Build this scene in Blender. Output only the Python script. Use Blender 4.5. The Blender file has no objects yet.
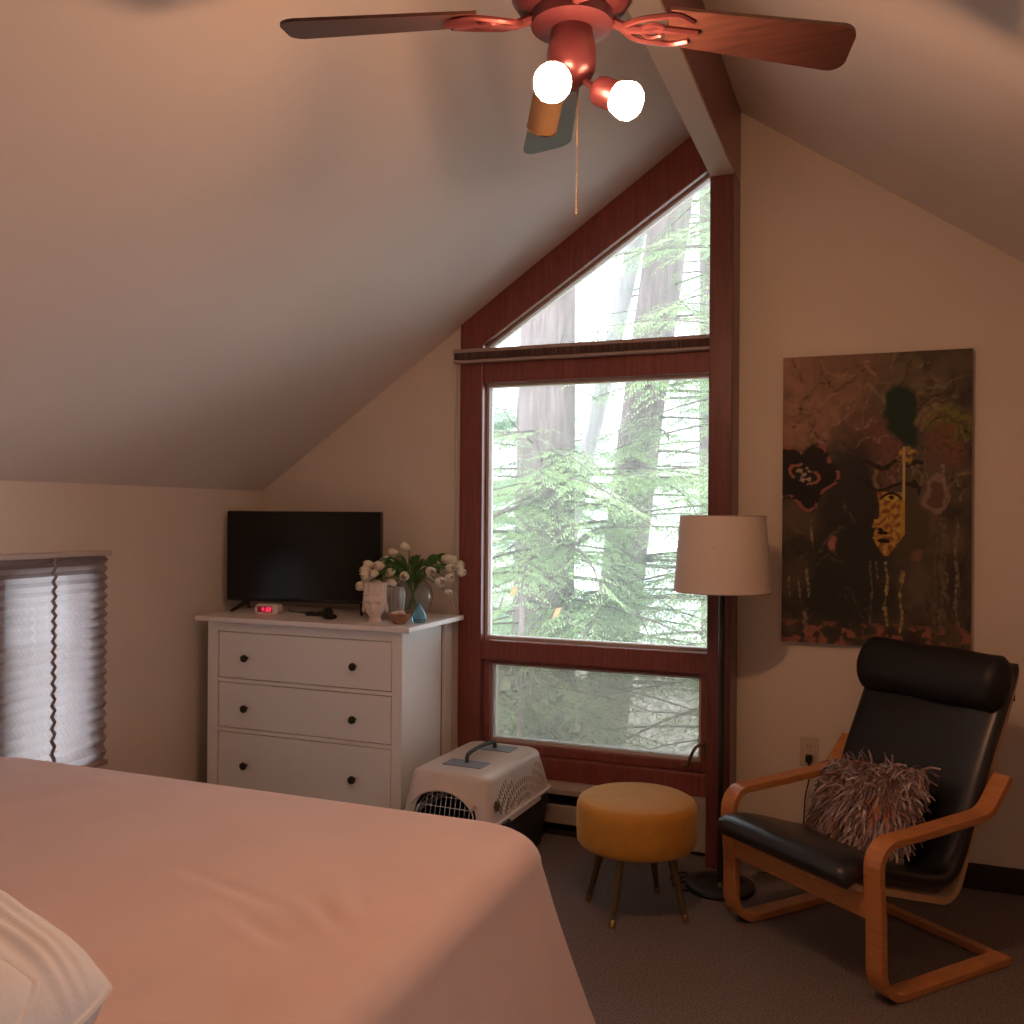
import bpy, math, random
import numpy as np
from mathutils import Vector, Matrix, noise

C = bpy.context.scene.collection
PI = math.pi
rnd = random.Random(7)
H = 1.43                      # camera height above the carpet


def lin(*c):
    """sRGB 0-255 to linear."""
    o = []
    for v in c:
        v = v / 255.0
        o.append(v / 12.92 if v <= 0.04045 else ((v + 0.055) / 1.055) ** 2.4)
    return tuple(o)


# ------------------------------------------------------------------ materials
def mat(name, col, rough=0.6, var=0.0, vscale=8.0, bump=0.0, bscale=60.0, metal=0.0, coat=0.0,
        spec=0.5, trans=0.0, ior=1.45, emit=None, estr=0.0, stretch=(1, 1, 1), col2=None, detail=3.0, sss=0.0):
    m = bpy.data.materials.new(name)
    m.use_nodes = True
    nt = m.node_tree
    N, L = nt.nodes, nt.links
    b = N['Principled BSDF']
    b.inputs['Base Color'].default_value = (*col, 1)
    b.inputs['Roughness'].default_value = rough
    b.inputs['Metallic'].default_value = metal
    b.inputs['Coat Weight'].default_value = coat
    b.inputs['Coat Roughness'].default_value = 0.15
    b.inputs['Specular IOR Level'].default_value = spec
    b.inputs['Transmission Weight'].default_value = trans
    b.inputs['IOR'].default_value = ior
    if emit:
        b.inputs['Emission Color'].default_value = (*emit, 1)
        b.inputs['Emission Strength'].default_value = estr
    tc = mp = None
    if var or bump or col2:
        tc = N.new('ShaderNodeTexCoord')
        mp = N.new('ShaderNodeMapping')
        mp.inputs['Scale'].default_value = stretch
        L.new(tc.outputs['Object'], mp.inputs['Vector'])
    if var or col2:
        nz = N.new('ShaderNodeTexNoise')
        nz.inputs['Scale'].default_value = vscale
        nz.inputs['Detail'].default_value = detail
        L.new(mp.outputs['Vector'], nz.inputs['Vector'])
        rp = N.new('ShaderNodeValToRGB')
        rp.color_ramp.elements[0].position = 0.3
        rp.color_ramp.elements[1].position = 0.7
        a = col if col2 else tuple(max(0, c * (1 - var)) for c in col)
        z = col2 if col2 else tuple(min(1, c * (1 + var)) for c in col)
        rp.color_ramp.elements[0].color = (*a, 1)
        rp.color_ramp.elements[1].color = (*z, 1)
        L.new(nz.outputs['Fac'], rp.inputs['Fac'])
        L.new(rp.outputs['Color'], b.inputs['Base Color'])
    if bump:
        n2 = N.new('ShaderNodeTexNoise')
        n2.inputs['Scale'].default_value = bscale
        n2.inputs['Detail'].default_value = 2
        L.new(mp.outputs['Vector'], n2.inputs['Vector'])
        bp = N.new('ShaderNodeBump')
        bp.inputs['Strength'].default_value = bump
        bp.inputs['Distance'].default_value = 0.01
        L.new(n2.outputs['Fac'], bp.inputs['Height'])
        L.new(bp.outputs['Normal'], b.inputs['Normal'])
    return m


def glass_mat(name, tint=(1, 1, 1), veil=0.0, veilcol=(.6, .6, .6), gloss=1.0):
    """Thin pane: transparent plus Fresnel reflection, with an optional translucent veil imitating haze."""
    m = bpy.data.materials.new(name)
    m.use_nodes = True
    nt = m.node_tree
    N, L = nt.nodes, nt.links
    N.remove(N['Principled BSDF'])
    out = N['Material Output']
    t = N.new('ShaderNodeBsdfTransparent')
    t.inputs['Color'].default_value = (*tint, 1)
    g = N.new('ShaderNodeBsdfGlossy')
    g.inputs['Roughness'].default_value = 0.02
    f = N.new('ShaderNodeFresnel')
    f.inputs['IOR'].default_value = 1.35
    mx = N.new('ShaderNodeMixShader')
    L.new(f.outputs[0], mx.inputs[0])
    L.new(t.outputs[0], mx.inputs[1])
    L.new(g.outputs[0], mx.inputs[2])
    last = mx
    if veil:
        d = N.new('ShaderNodeBsdfTranslucent')
        d.inputs['Color'].default_value = (*veilcol, 1)
        m2 = N.new('ShaderNodeMixShader')
        m2.inputs[0].default_value = veil
        L.new(mx.outputs[0], m2.inputs[1])
        L.new(d.outputs[0], m2.inputs[2])
        last = m2
    L.new(last.outputs[0], out.inputs[0])
    return m


def sheer_mat(name, col, transl=0.5, transp=0.0, var=0.0, vscale=30, stretch=(1, 1, 1), bump=0, bscale=200):
    m = mat(name, col, 0.8, var=var, vscale=vscale, stretch=stretch, bump=bump, bscale=bscale)
    nt = m.node_tree
    N, L = nt.nodes, nt.links
    b = N['Principled BSDF']
    out = N['Material Output']
    t = N.new('ShaderNodeBsdfTranslucent')
    t.inputs['Color'].default_value = (*col, 1)
    if b.inputs['Base Color'].is_linked:
        L.new(b.inputs['Base Color'].links[0].from_socket, t.inputs['Color'])
    mx = N.new('ShaderNodeMixShader')
    mx.inputs[0].default_value = transl
    L.new(b.outputs[0], mx.inputs[1])
    L.new(t.outputs[0], mx.inputs[2])
    last = mx
    if transp:
        tr = N.new('ShaderNodeBsdfTransparent')
        m2 = N.new('ShaderNodeMixShader')
        m2.inputs[0].default_value = transp
        L.new(mx.outputs[0], m2.inputs[1])
        L.new(tr.outputs[0], m2.inputs[2])
        last = m2
    L.new(last.outputs[0], out.inputs[0])
    return m


M = {}
M['wall'] = mat('wall_paint', (.74, .65, .555), .75, var=.02, vscale=3, bump=.04, bscale=180)
M['ceil'] = mat('ceiling_paint', (.76, .69, .64), .8, var=.02, vscale=2, bump=.04, bscale=160)
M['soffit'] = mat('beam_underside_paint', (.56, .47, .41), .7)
M['carpet'] = mat('carpet', (.20, .165, .155), .95, var=.45, vscale=160, bump=.6, bscale=300, spec=.1)
M['redwood'] = mat('stained_wood', (.23, .058, .046), .34, var=.22, vscale=6, stretch=(14, 14, 1), bump=.05, bscale=40, coat=.25)
M['postwood'] = mat('post_wood', (.135, .036, .032), .36, var=.22, vscale=6, stretch=(14, 14, 1), coat=.2)
M['darkwood'] = mat('dark_stained_wood', (.105, .028, .022), .36, var=.25, vscale=6, stretch=(14, 14, 1), coat=.2)
M['baseboard'] = mat('dark_baseboard', (.03, .018, .014), .5, var=.2, vscale=8)
M['stop'] = mat('pale_glazing_stop', (.55, .47, .43), .5, var=.05)
M['glass'] = glass_mat('window_glass', veil=.060, veilcol=(.8, .86, .9))  # pale translucent mix imitates glare haze over the view
M['screen'] = glass_mat('insect_screen', tint=(.62, .60, .58), veil=.15, veilcol=(.60, .55, .52))
M['white'] = mat('white_painted_wood', (.80, .77, .73), .38, var=.02, vscale=4, bump=.02, bscale=40)
M['groove'] = mat('drawer_gap', (.20, .12, .08), .8)
M['knob'] = mat('dark_bronze_knob', (.035, .03, .022), .35, metal=.6)
M['tvblack'] = mat('black_plastic', (.010, .010, .009), .35)
M['tvscreen'] = mat('dark_screen', (.008, .008, .007), .16, spec=.35)
M['whiteplastic'] = mat('white_plastic', (.72, .68, .64), .4)
M['clockdark'] = mat('clock_window', (.06, .004, .006), .15, emit=(1, .01, .03), estr=.10)
M['digit'] = mat('red_digits', (.2, .0, .0), .4, emit=(1, .05, .12), estr=1.6)
M['ceramic'] = mat('pale_ceramic', (.72, .60, .52), .45, var=.08, vscale=30)
M['clearglass'] = mat('vase_glass', (.93, .97, .97), .03, trans=1.0, ior=1.45)
M['frostglass'] = mat('ribbed_glass', (.9, .92, .9), .12, trans=.85, ior=1.4)
M['blueglass'] = mat('blue_glass', (.25, .62, .85), .08, trans=.75, ior=1.4)
M['bowl'] = mat('brown_bowl', (.30, .16, .09), .5, var=.2, vscale=40)
M['petal'] = mat('tulip_petal', (.82, .76, .62), .55, var=.08, vscale=60)
M['stem'] = mat('tulip_stem', (.16, .30, .08), .5, var=.15, vscale=40)
M['tleaf'] = mat('tulip_leaf', (.10, .22, .06), .45, var=.25, vscale=30)
M['carrier'] = mat('warm_grey_plastic', (.64, .56, .50), .4, bump=.03, bscale=300)
M['inner'] = mat('carrier_inside_shade', (.045, .038, .034), .7)  # shade inside the carrier put into the colour of its inner faces
M['carrierdark'] = mat('charcoal_plastic', (.025, .026, .028), .55)
M['carrierblue'] = mat('blue_grey_plastic', (.23, .28, .34), .45)
M['wire'] = mat('chrome_wire', (.75, .76, .78), .22, metal=1)
M['void'] = mat('dark_slot', (.02, .016, .014), .9)
M['yellow'] = mat('mustard_velvet', (.50, .23, .026), .75, var=.07, vscale=25, bump=.12, bscale=350)
M['yellow'].node_tree.nodes['Principled BSDF'].inputs['Sheen Weight'].default_value = .5
M['yellow'].node_tree.nodes['Principled BSDF'].inputs['Sheen Roughness'].default_value = .4
M['yellow'].node_tree.nodes['Principled BSDF'].inputs['Sheen Tint'].default_value = (1, .85, .5, 1)
M['brass'] = mat('antique_brass', (.16, .11, .055), .4, metal=.6)
M['bent'] = mat('honey_bentwood', (.50, .20, .065), .38, var=.16, vscale=5, stretch=(3, 3, 20), coat=.25)
M['birch'] = mat('birch_edge', (.56, .36, .19), .5, var=.1, vscale=9)
M['leather'] = mat('black_leather', (.013, .0155, .020), .34, bump=.16, bscale=14, spec=.75)  # slight blue in the black stands in for window reflections
M['leather2'] = mat('black_leather_headrest', (.010, .0115, .0135), .5, bump=.08, bscale=30)
M['rubber'] = mat('black_rubber', (.012, .012, .012), .7)
M['fr1'] = mat('mauve_ribbon', (.25, .17, .17), .32, var=.35, vscale=60, spec=.7)
M['fr2'] = mat('silver_ribbon', (.46, .38, .37), .25, spec=.8)
M['fr3'] = mat('copper_ribbon', (.42, .15, .07), .32, spec=.7)
M['cushion'] = mat('cushion_cloth', (.13, .09, .085), .8)
M['shade'] = sheer_mat('linen_shade', (.80, .70, .62), .22, var=.04, vscale=90, stretch=(1, 1, 8))
M['black'] = mat('black_metal', (.012, .012, .013), .4)
M['plate'] = mat('ivory_plate', (.60, .50, .38), .45)
M['heater'] = mat('cream_enamel', (.40, .33, .27), .45, var=.05)
M['spread'] = mat('peach_bedspread', (.72, .545, .50), .9, var=.035, vscale=4, bump=.25, bscale=420, spec=.15)
M['pillow'] = mat('white_cotton', (.80, .82, .86), .85, bump=.12, bscale=160, spec=.2)
M['mattress'] = mat('mattress_ticking', (.55, .5, .45), .9)
M['blind'] = sheer_mat('pleated_fabric', (.50, .44, .44), .50, .035, var=.12, vscale=14, stretch=(.2, 14, .2))
M['pleat'] = mat('taupe_pleats', (.42, .31, .29), .7, var=.5, vscale=4, stretch=(30, 1, 1))
M['blindcord'] = mat('blind_cord', (.30, .26, .26), .7)
M['taupe'] = mat('taupe_rail', (.40, .31, .28), .5, var=.05)
M['fanwood'] = mat('mahogany_blade', (.046, .017, .013), .40, var=.3, vscale=8, stretch=(1, 12, 12), coat=.1)
M['fanmetal'] = mat('flare_red_metal', (.065, .017, .021), .32, metal=.55)  # red tint imitates the lens flare around the fan
M['fanscroll'] = mat('flare_pink_metal', (.20, .062, .066), .30, metal=.8)  # rosier tint on the brackets, also standing in for the flare
M['spotcan'] = mat('amber_can', (.12, .075, .04), .35, metal=.3)
M['rim'] = mat('brass_rim', (.75, .5, .25), .2, metal=1)
M['bulb'] = mat('lit_bulb', (1, 1, 1), .5, emit=(1.0, .51, .275), estr=385)
M['bark'] = mat('bark', (.14, .105, .10), .95, col2=(.28, .22, .205), vscale=5, stretch=(6, 6, .7), bump=.9, bscale=9, detail=6)
M['bark2'] = mat('pale_bark', (.24, .22, .22), .95, col2=(.38, .35, .34), vscale=5, stretch=(6, 6, .7), bump=.7, bscale=9)
M['twig'] = mat('twig_bark', (.17, .13, .115), .95, var=.3, vscale=6)
M['needle'] = sheer_mat('needles', (.37, .47, .25), .45, var=.45, vscale=1.3)
M['needle2'] = sheer_mat('needles_blue', (.32, .44, .30), .45, var=.35, vscale=1.3)
M['deadleaf'] = mat('orange_leaf', (.55, .22, .08), .8)
M['ground'] = mat('leaf_litter', (.42, .38, .33), .95, col2=(.66, .61, .55), vscale=2.5, bump=.6, bscale=12)
M['redwall'] = mat('red_siding', (.55, .22, .17), .8, var=.25, vscale=6)
M['roofing'] = mat('grey_roofing', (.30, .28, .27), .9)
M['fence'] = mat('pale_fence', (.7, .66, .62), .8)


# ------------------------------------------------------------------ mesh builder
class MB:
    def __init__(s):
        s.v, s.f, s.mi = [], [], []
        s.cur = 0

    def add(s, vs, fs):
        o = len(s.v)
        s.v.extend([tuple(p) for p in vs])
        s.f.extend([tuple(i + o for i in f) for f in fs])
        s.mi.extend([s.cur] * len(fs))
        return s

    def hexa(s, p):
        """8 corners: bottom ring then top ring (counter-clockwise)."""
        return s.add(p, [(3, 2, 1, 0), (4, 5, 6, 7), (0, 1, 5, 4), (1, 2, 6, 5), (2, 3, 7, 6), (3, 0, 4, 7)])

    def box(s, x0, x1, y0, y1, z0, z1):
        return s.hexa([(x0, y0, z0), (x1, y0, z0), (x1, y1, z0), (x0, y1, z0),
                       (x0, y0, z1), (x1, y0, z1), (x1, y1, z1), (x0, y1, z1)])

    def prism(s, poly, a, b, axis='y'):
        """Extrude polygon (list of 2-D points) along an axis from a to b."""
        n = len(poly)
        def P(q, t):
            return {'y': (q[0], t, q[1]), 'x': (t, q[0], q[1]), 'z': (q[0], q[1], t)}[axis]
        vs = [P(q, a) for q in poly] + [P(q, b) for q in poly]
        fs = [tuple(range(n)), tuple(range(2 * n - 1, n - 1, -1))]
        fs += [(i, i + n, (i + 1) % n + n, (i + 1) % n) for i in range(n)]
        return s.add(vs, fs)

    def grid(s, fn, nu, nv, cu=False, cv=False):
        vs = [fn(i / (nu if cu else nu - 1), j / (nv if cv else nv - 1)) for j in range(nv) for i in range(nu)]
        fs = []
        for j in range(nv if cv else nv - 1):
            for i in range(nu if cu else nu - 1):
                i2, j2 = (i + 1) % nu, (j + 1) % nv
                fs.append((j * nu + i, j * nu + i2, j2 * nu + i2, j2 * nu + i))
        return s.add(vs, fs)

    def lathe(s, prof, n=32, c=(0, 0, 0), axis=None):
        """prof: list of (r, h). axis: direction of h (default z)."""
        q = Vector((0, 0, 1)).rotation_difference(Vector(axis)) if axis is not None else None
        vs, fs = [], []
        for (r, h) in prof:
            for i in range(n):
                a = 2 * PI * i / n
                p = Vector((r * math.cos(a), r * math.sin(a), h))
                if q: p = q @ p
                vs.append((p.x + c[0], p.y + c[1], p.z + c[2]))
        for j in range(len(prof) - 1):
            for i in range(n):
                i2 = (i + 1) % n
                fs.append((j * n + i, j * n + i2, (j + 1) * n + i2, (j + 1) * n + i))
        if prof[0][0] > 1e-5: fs.append(tuple(range(n - 1, -1, -1)))
        k = (len(prof) - 1) * n
        if prof[-1][0] > 1e-5: fs.append(tuple(range(k, k + n)))
        return s.add(vs, fs)

    def tube(s, pts, r, n=8, closed=False):
        pts = [Vector(p) for p in pts]
        m = len(pts)
        rs = r if isinstance(r, (list, tuple)) else [r] * m
        vs, fs = [], []
        up = None
        for k, p in enumerate(pts):
            if closed: t = pts[(k + 1) % m] - pts[k - 1]
            else: t = pts[min(k + 1, m - 1)] - pts[max(k - 1, 0)]
            t.normalize()
            if up is None:
                up = t.orthogonal().normalized()
            else:
                up = (up - t * up.dot(t))
                up = up.normalized() if up.length > 1e-6 else t.orthogonal().normalized()
            w = t.cross(up)
            for i in range(n):
                a = 2 * PI * i / n
                q = p + (up * math.cos(a) + w * math.sin(a)) * rs[k]
                vs.append(q)
        for k in range(m if closed else m - 1):
            k2 = (k + 1) % m
            for i in range(n):
                i2 = (i + 1) % n
                fs.append((k * n + i, k * n + i2, k2 * n + i2, k2 * n + i))
        if not closed:
            fs.append(tuple(range(n - 1, -1, -1)))
            fs.append(tuple(range((m - 1) * n, m * n)))
        return s.add(vs, fs)

    def strip(s, path, x0, x1, th):
        """Bent-wood strip: path is a list of (y, z); its section spans x0..x1 and is th thick."""
        m = len(path)
        vs, fs = [], []
        for k, (y, z) in enumerate(path):
            a, b = path[max(k - 1, 0)], path[min(k + 1, m - 1)]
            dy, dz = b[0] - a[0], b[1] - a[1]
            l = math.hypot(dy, dz) or 1
            ny, nz = -dz / l * th / 2, dy / l * th / 2
            vs += [(x0, y - ny, z - nz), (x1, y - ny, z - nz), (x1, y + ny, z + nz), (x0, y + ny, z + nz)]
        for k in range(m - 1):
            o = 4 * k
            for i in range(4):
                i2 = (i + 1) % 4
                fs.append((o + i, o + i2, o + 4 + i2, o + 4 + i))
        fs.append((3, 2, 1, 0))
        o = 4 * (m - 1)
        fs.append((o, o + 1, o + 2, o + 3))
        return s.add(vs, fs)

    def ball(s, c, r, n=16, m=10):
        rx, ry, rz = r if isinstance(r, (tuple, list)) else (r, r, r)
        prof = [(math.sin(PI * k / m), -math.cos(PI * k / m)) for k in range(m + 1)]
        o = len(s.v)
        s.lathe(prof, n)
        for i in range(o, len(s.v)):
            x, y, z = s.v[i]
            s.v[i] = (x * rx + c[0], y * ry + c[1], z * rz + c[2])
        return s

    def xform(s, fn):
        s.v = [tuple(fn(Vector(p))) for p in s.v]
        return s

    def build(s, name, m, parent=None, smooth=35, bevel=0.0, seg=2, loc=None, shift=None):
        me = bpy.data.meshes.new(name)
        vs = s.v
        if shift is not None:
            vs = [(p[0] - shift[0], p[1] - shift[1], p[2] - shift[2]) for p in vs]
        me.from_pydata(vs, [], s.f)
        ms = m if isinstance(m, (list, tuple)) else [m]
        for x in ms: me.materials.append(x)
        if len(ms) > 1: me.polygons.foreach_set('material_index', s.mi)
        import bmesh
        bm = bmesh.new()
        bm.from_mesh(me)
        bmesh.ops.remove_doubles(bm, verts=bm.verts, dist=1e-6)
        bmesh.ops.recalc_face_normals(bm, faces=bm.faces)
        bm.to_mesh(me)
        bm.free()
        if smooth:
            me.polygons.foreach_set('use_smooth', [True] * len(me.polygons))
            me.set_sharp_from_angle(angle=math.radians(smooth))
        me.update()
        o = bpy.data.objects.new(name, me)
        C.objects.link(o)
        if parent is not None: o.parent = parent
        if loc is not None: o.location = loc
        if bevel:
            b = o.modifiers.new('bevel', 'BEVEL')
            b.width = bevel
            b.segments = seg
            b.limit_method = 'ANGLE'
            b.angle_limit = math.radians(40)
            b.harden_normals = False
        return o


def thing(name, label, cat, loc=(0, 0, 0), rotz=0.0, group=None):
    o = bpy.data.objects.new(name, None)
    C.objects.link(o)
    o.empty_display_size = .1
    o.location = loc
    o.rotation_euler = (0, 0, rotz)
    tag(o, label, cat, group)
    return o


def tag(o, label, cat, group=None):
    o['label'] = label
    o['category'] = cat
    if group: o['group'] = group
    return o


def struct(o):
    o['kind'] = 'structure'
    return o


def arc(cy, cz, r, a0, a1, n=8):
    return [(cy + r * math.cos(math.radians(a0 + (a1 - a0) * k / n)),
             cz + r * math.sin(math.radians(a0 + (a1 - a0) * k / n))) for k in range(n + 1)]


def spline(pts, n=10):
    """Catmull-Rom through the points."""
    P = [Vector(p) for p in pts]
    P = [P[0] * 2 - P[1]] + P + [P[-1] * 2 - P[-2]]
    out = []
    for i in range(1, len(P) - 2):
        p0, p1, p2, p3 = P[i - 1:i + 3]
        for k in range(n):
            t = k / n
            out.append(.5 * ((2 * p1) + (p2 - p0) * t + (2 * p0 - 5 * p1 + 4 * p2 - p3) * t * t + (3 * p1 - p0 - 3 * p2 + p3) * t ** 3))
    out.append(P[-2])
    return out


# ------------------------------------------------------------------ the room
GY = 4.03            # inner face of the gable wall
XL, XR, YB = -2.96, 1.80, -1.0
RX, RZ = -.605, 3.16
SL = (RZ - 1.536) / (RX - XL)      # slope of the ceiling
KL = 1.536
KR = RZ - SL * (XR - RX)


def cz(x): return RZ - SL * abs(x - RX)


WX0, WX1 = -1.836, -.557           # window and post span

struct(MB().box(XL - .12, XR + .12, YB - .12, GY + .12, -.1, 0).build('floor', M['carpet'], smooth=0))
w = MB()
w.prism([(XL - .12, -.05), (WX0, -.05), (WX0, cz(WX0) + .02), (XL - .12, cz(XL - .12) + .02)], GY, GY + .12)
w.prism([(WX1, -.05), (XR + .12, -.05), (XR + .12, cz(XR + .12) + .02), (WX1, cz(WX1) + .02)], GY, GY + .12)
w.prism([(WX0, -.05), (WX1, -.05), (WX1, .232), (WX0, .232)], GY, GY + .12)
struct(w.build('wall_gable', M['wall'], smooth=0))
# left knee wall with the opening for the side window
LW0, LW1, LWz0, LWz1 = 1.72, 2.93, .36, 1.225
w = MB()
w.box(XL - .12, XL, YB - .12, LW0, -.05, KL + .03)
w.box(XL - .12, XL, LW1, GY, -.05, KL + .03)
w.box(XL - .12, XL, LW0, LW1, -.05, LWz0)
w.box(XL - .12, XL, LW0, LW1, LWz1, KL + .03)
struct(w.build('wall_left', M['wall'], smooth=0))
# right knee wall; its unseen window is added for daylight
RW0, RW1, RWz0, RWz1 = -.40, .62, .55, 1.36
w = MB()
w.box(XR, XR + .12, YB - .12, RW0, -.05, KR + .03)
w.box(XR, XR + .12, RW1, GY, -.05, KR + .03)
w.box(XR, XR + .12, RW0, RW1, -.05, RWz0)
w.box(XR, XR + .12, RW0, RW1, RWz1, KR + .03)
struct(w.build('wall_right', M['wall'], smooth=0))
w = MB()
w.prism([(XL - .12, -.05), (XR + .12, -.05), (XR + .12, cz(XR + .12) + .02), (RX, RZ + .02), (XL - .12, cz(XL - .12) + .02)], YB - .12, YB)
struct(w.build('wall_back', M['wall'], smooth=0))
w = MB()
for x0, x1 in ((XL - .16, RX), (RX, XR + .16)):
    w.prism([(x0, cz(x0)), (x1, cz(x1)), (x1, cz(x1) + .12), (x0, cz(x0) + .12)], YB - .14, GY + .30)
struct(w.build('ceiling', M['ceil'], smooth=0))

# ridge beam and the post it lands on
PX0, PX1, PY = -.652, -.557, 3.84
struct(MB().box(PX0, PX1, YB, GY + .12, 2.818, 3.15).build('trim_1', M['redwood'], smooth=0, bevel=.004))
struct(MB().box(PX0, PX1, PY, GY + .12, 0, 2.805).build('trim_2', M['postwood'], smooth=0, bevel=.004))
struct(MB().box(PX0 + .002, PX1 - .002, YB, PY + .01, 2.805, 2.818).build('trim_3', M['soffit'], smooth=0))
# baseboards
struct(MB().box(PX1, XR, GY - .014, GY, 0, .098).build('baseboard_gable', M['baseboard'], smooth=0, bevel=.003))
struct(MB().box(XL, XL + .014, YB, GY, 0, .098).build('baseboard_left', M['baseboard'], smooth=0, bevel=.003))
struct(MB().box(XR - .014, XR, YB, GY - .014, 0, .098).build('baseboard_right', M['baseboard'], smooth=0, bevel=.003))

# ---- gable window: window_1 with its frame, stops, panes, screen and crank
win = bpy.data.objects.new('window_1', None)
C.objects.link(win)
win.location = (0, GY, 0)
struct(win)
F0, F1 = -.022, .10                # frame depth range about the wall face (local y)
XA, XB = WX0, PX0 + .004           # outer left, right (behind the post)
GX0, GX1 = -1.722, -.664           # glazed opening
fr = MB()
fr.prism([(XA, .232), (GX0, .232), (GX0, 2.215), (XA, cz(XA))], F0, F1)                      # left stile
fr.prism([(XA, cz(XA)), (GX0, 2.215), (-.66, 2.913), (-.60, cz(-.60)), (-.645, cz(-.645))], F0, F1)  # raking head
fr.build('window_frame', M['redwood'], win, smooth=0, bevel=.004)
MB().box(GX0, XB, F0 + .006, F1, 2.035, 2.183).build('transom_rail', M['redwood'], win, smooth=0, bevel=.005)
MB().box(GX0, XB, F0 + .000, F1, .752, .845).build('middle_rail', M['redwood'], win, smooth=0, bevel=.008, seg=3)
MB().box(GX0, XB, F0 - .004, F1, .232, .33).build('sill', M['redwood'], win, smooth=0, bevel=.006)
# opening sash of the low pane
sa = MB()
sa.box(GX0 + .004, -1.686, .004, .07, .334, .748)
sa.box(-.708, XB, .004, .07, .334, .748)
sa.box(-1.686, -.708, .004, .07, .334, .372)
sa.box(-1.686, -.708, .004, .07, .735, .748)
sa.build('sash', M['redwood'], win, smooth=0, bevel=.004)
# pale stops around the glass
def stops(poly, wd, y0, y1):
    b = MB()
    n = len(poly)
    cx = sum(p[0] for p in poly) / n
    czz = sum(p[1] for p in poly) / n
    inner = []
    for i in range(n):
        p, a, c = Vector(poly[i]), Vector(poly[i - 1]), Vector(poly[(i + 1) % n])
        d1, d2 = (p - a).normalized(), (c - p).normalized()
        n1, n2 = Vector((-d1.y, d1.x)), Vector((-d2.y, d2.x))
        k = n1 + n2
        inner.append(p + k * (wd / max(.3, k.dot(n1))))
    for i in range(n):
        j = (i + 1) % n
        q = [poly[i], poly[j], tuple(inner[j]), tuple(inner[i])]
        b.prism(q, y0, y1)
    return b, [tuple(p) for p in inner]
for nm, poly in (('upper', [(GX0, 2.183), (-.662, 2.183), (-.662, 2.914), (GX0, 2.218)]),
                 ('main', [(GX0, .845), (XB, .845), (XB, 2.035), (GX0, 2.035)]),
                 ('low', [(-1.690, .372), (-.708, .372), (-.708, .738), (-1.690, .738)])):
    b, inner = stops(poly, .013, .03, .085)
    b.build('glazing_stop', M['stop'], win, smooth=0)
    g = MB().prism(inner, .060, .064)
    g.build('pane', M['glass'], win, smooth=0)
    if nm == 'low':
        MB().prism([(x, z) for x, z in inner], .040, .041).build('insect_screen', M['screen'], win, smooth=0)
ck = MB()
ck.box(-.697, -.683, -.004, .004, .40, .475)
ck.tube(spline([(-.69, -.004, .455), (-.69, -.03, .46), (-.715, -.045, .452), (-.735, -.05, .42), (-.752, -.05, .375), (-.772, -.05, .362)], 5), [.007] * 20 + [.008] * 6, 8)
ck.build('crank_handle', M['brass'], win, bevel=0)

# ---- left side window behind the pleated shade
w2 = bpy.data.objects.new('window_2', None)
C.objects.link(w2)
w2.location = (XL, 0, 0)
struct(w2)
b = MB()
b.box(-.09, -.01, LW0, LW0 + .05, LWz0, LWz1)
b.box(-.09, -.01, LW1 - .05, LW1, LWz0, LWz1)
b.box(-.09, -.01, LW0 + .05, LW1 - .05, LWz0, LWz0 + .05)
b.box(-.09, -.01, LW0 + .05, LW1 - .05, LWz1 - .05, LWz1)
b.box(-.08, -.02, 2.42, 2.53, LWz0 + .05, LWz1 - .05)
b.build('window_frame', M['redwood'], w2, smooth=0, bevel=.004)
MB().box(-.052, -.048, LW0 + .05, LW1 - .05, LWz0 + .05, LWz1 - .05).build('pane', M['glass'], w2, smooth=0)
MB().box(-.01, .03, LW0 - .02, LW1 + .02, LWz0 - .025, LWz0).build('sill', M['stop'], w2, smooth=0, bevel=.004)
# right window: added out of view to throw daylight on bed and dresser
w3 = bpy.data.objects.new('added_window', None)
C.objects.link(w3)
w3.location = (XR, 0, 0)
struct(w3)
b = MB()
b.box(-.01, .10, RW0, RW0 + .06, RWz0, RWz1)
b.box(-.01, .10, RW1 - .06, RW1, RWz0, RWz1)
b.box(-.01, .10, RW0 + .06, RW1 - .06, RWz0, RWz0 + .06)
b.box(-.01, .10, RW0 + .06, RW1 - .06, RWz1 - .06, RWz1)
b.build('window_frame', M['redwood'], w3, smooth=0, bevel=.004)
MB().box(.046, .05, RW0 + .06, RW1 - .06, RWz0 + .06, RWz1 - .06).build('pane', M['glass'], w3, smooth=0)

# ---- baseboard heater under the gable window
ht = thing('baseboard_heater', 'cream baseboard heater along the floor under the gable window', 'heater', (-1.3, GY, 0))
hx0, hx1 = -.52, .632
MB().prism([(-.075, .188), (-.075, .210), (-.055, .234), (0, .234), (0, .224), (-.06, .222), (-.068, .188)], hx0, hx1, 'x').build('hood', M['heater'], ht, smooth=0)
MB().prism([(-.080, .062), (-.080, .135), (-.066, .142), (-.066, .062)], hx0, hx1 - .06, 'x').build('front_panel', M['heater'], ht, smooth=0)
MB().box(hx0, hx1 - .06, -.018, -.001, .02, .222).build('back_panel', M['void'], ht, smooth=0)
fin = MB()
for k in range(60):
    x = hx0 + .02 + k * .0175
    fin.box(x, x + .002, -.058, -.020, .085, .155)
fin.tube([(hx0, -.04, .12), (hx1 - .06, -.04, .12)], .009, 8)
fin.build('fin_pack', M['void'], ht, smooth=0)
MB().box(hx1 - .062, hx1, -.083, 0, .02, .236).build('end_cap', M['heater'], ht, smooth=0, bevel=.004)
MB().box(hx0, hx1 - .06, -.05, -.02, 0, .02).build('foot_rail', M['baseboard'], ht, smooth=0)

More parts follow.
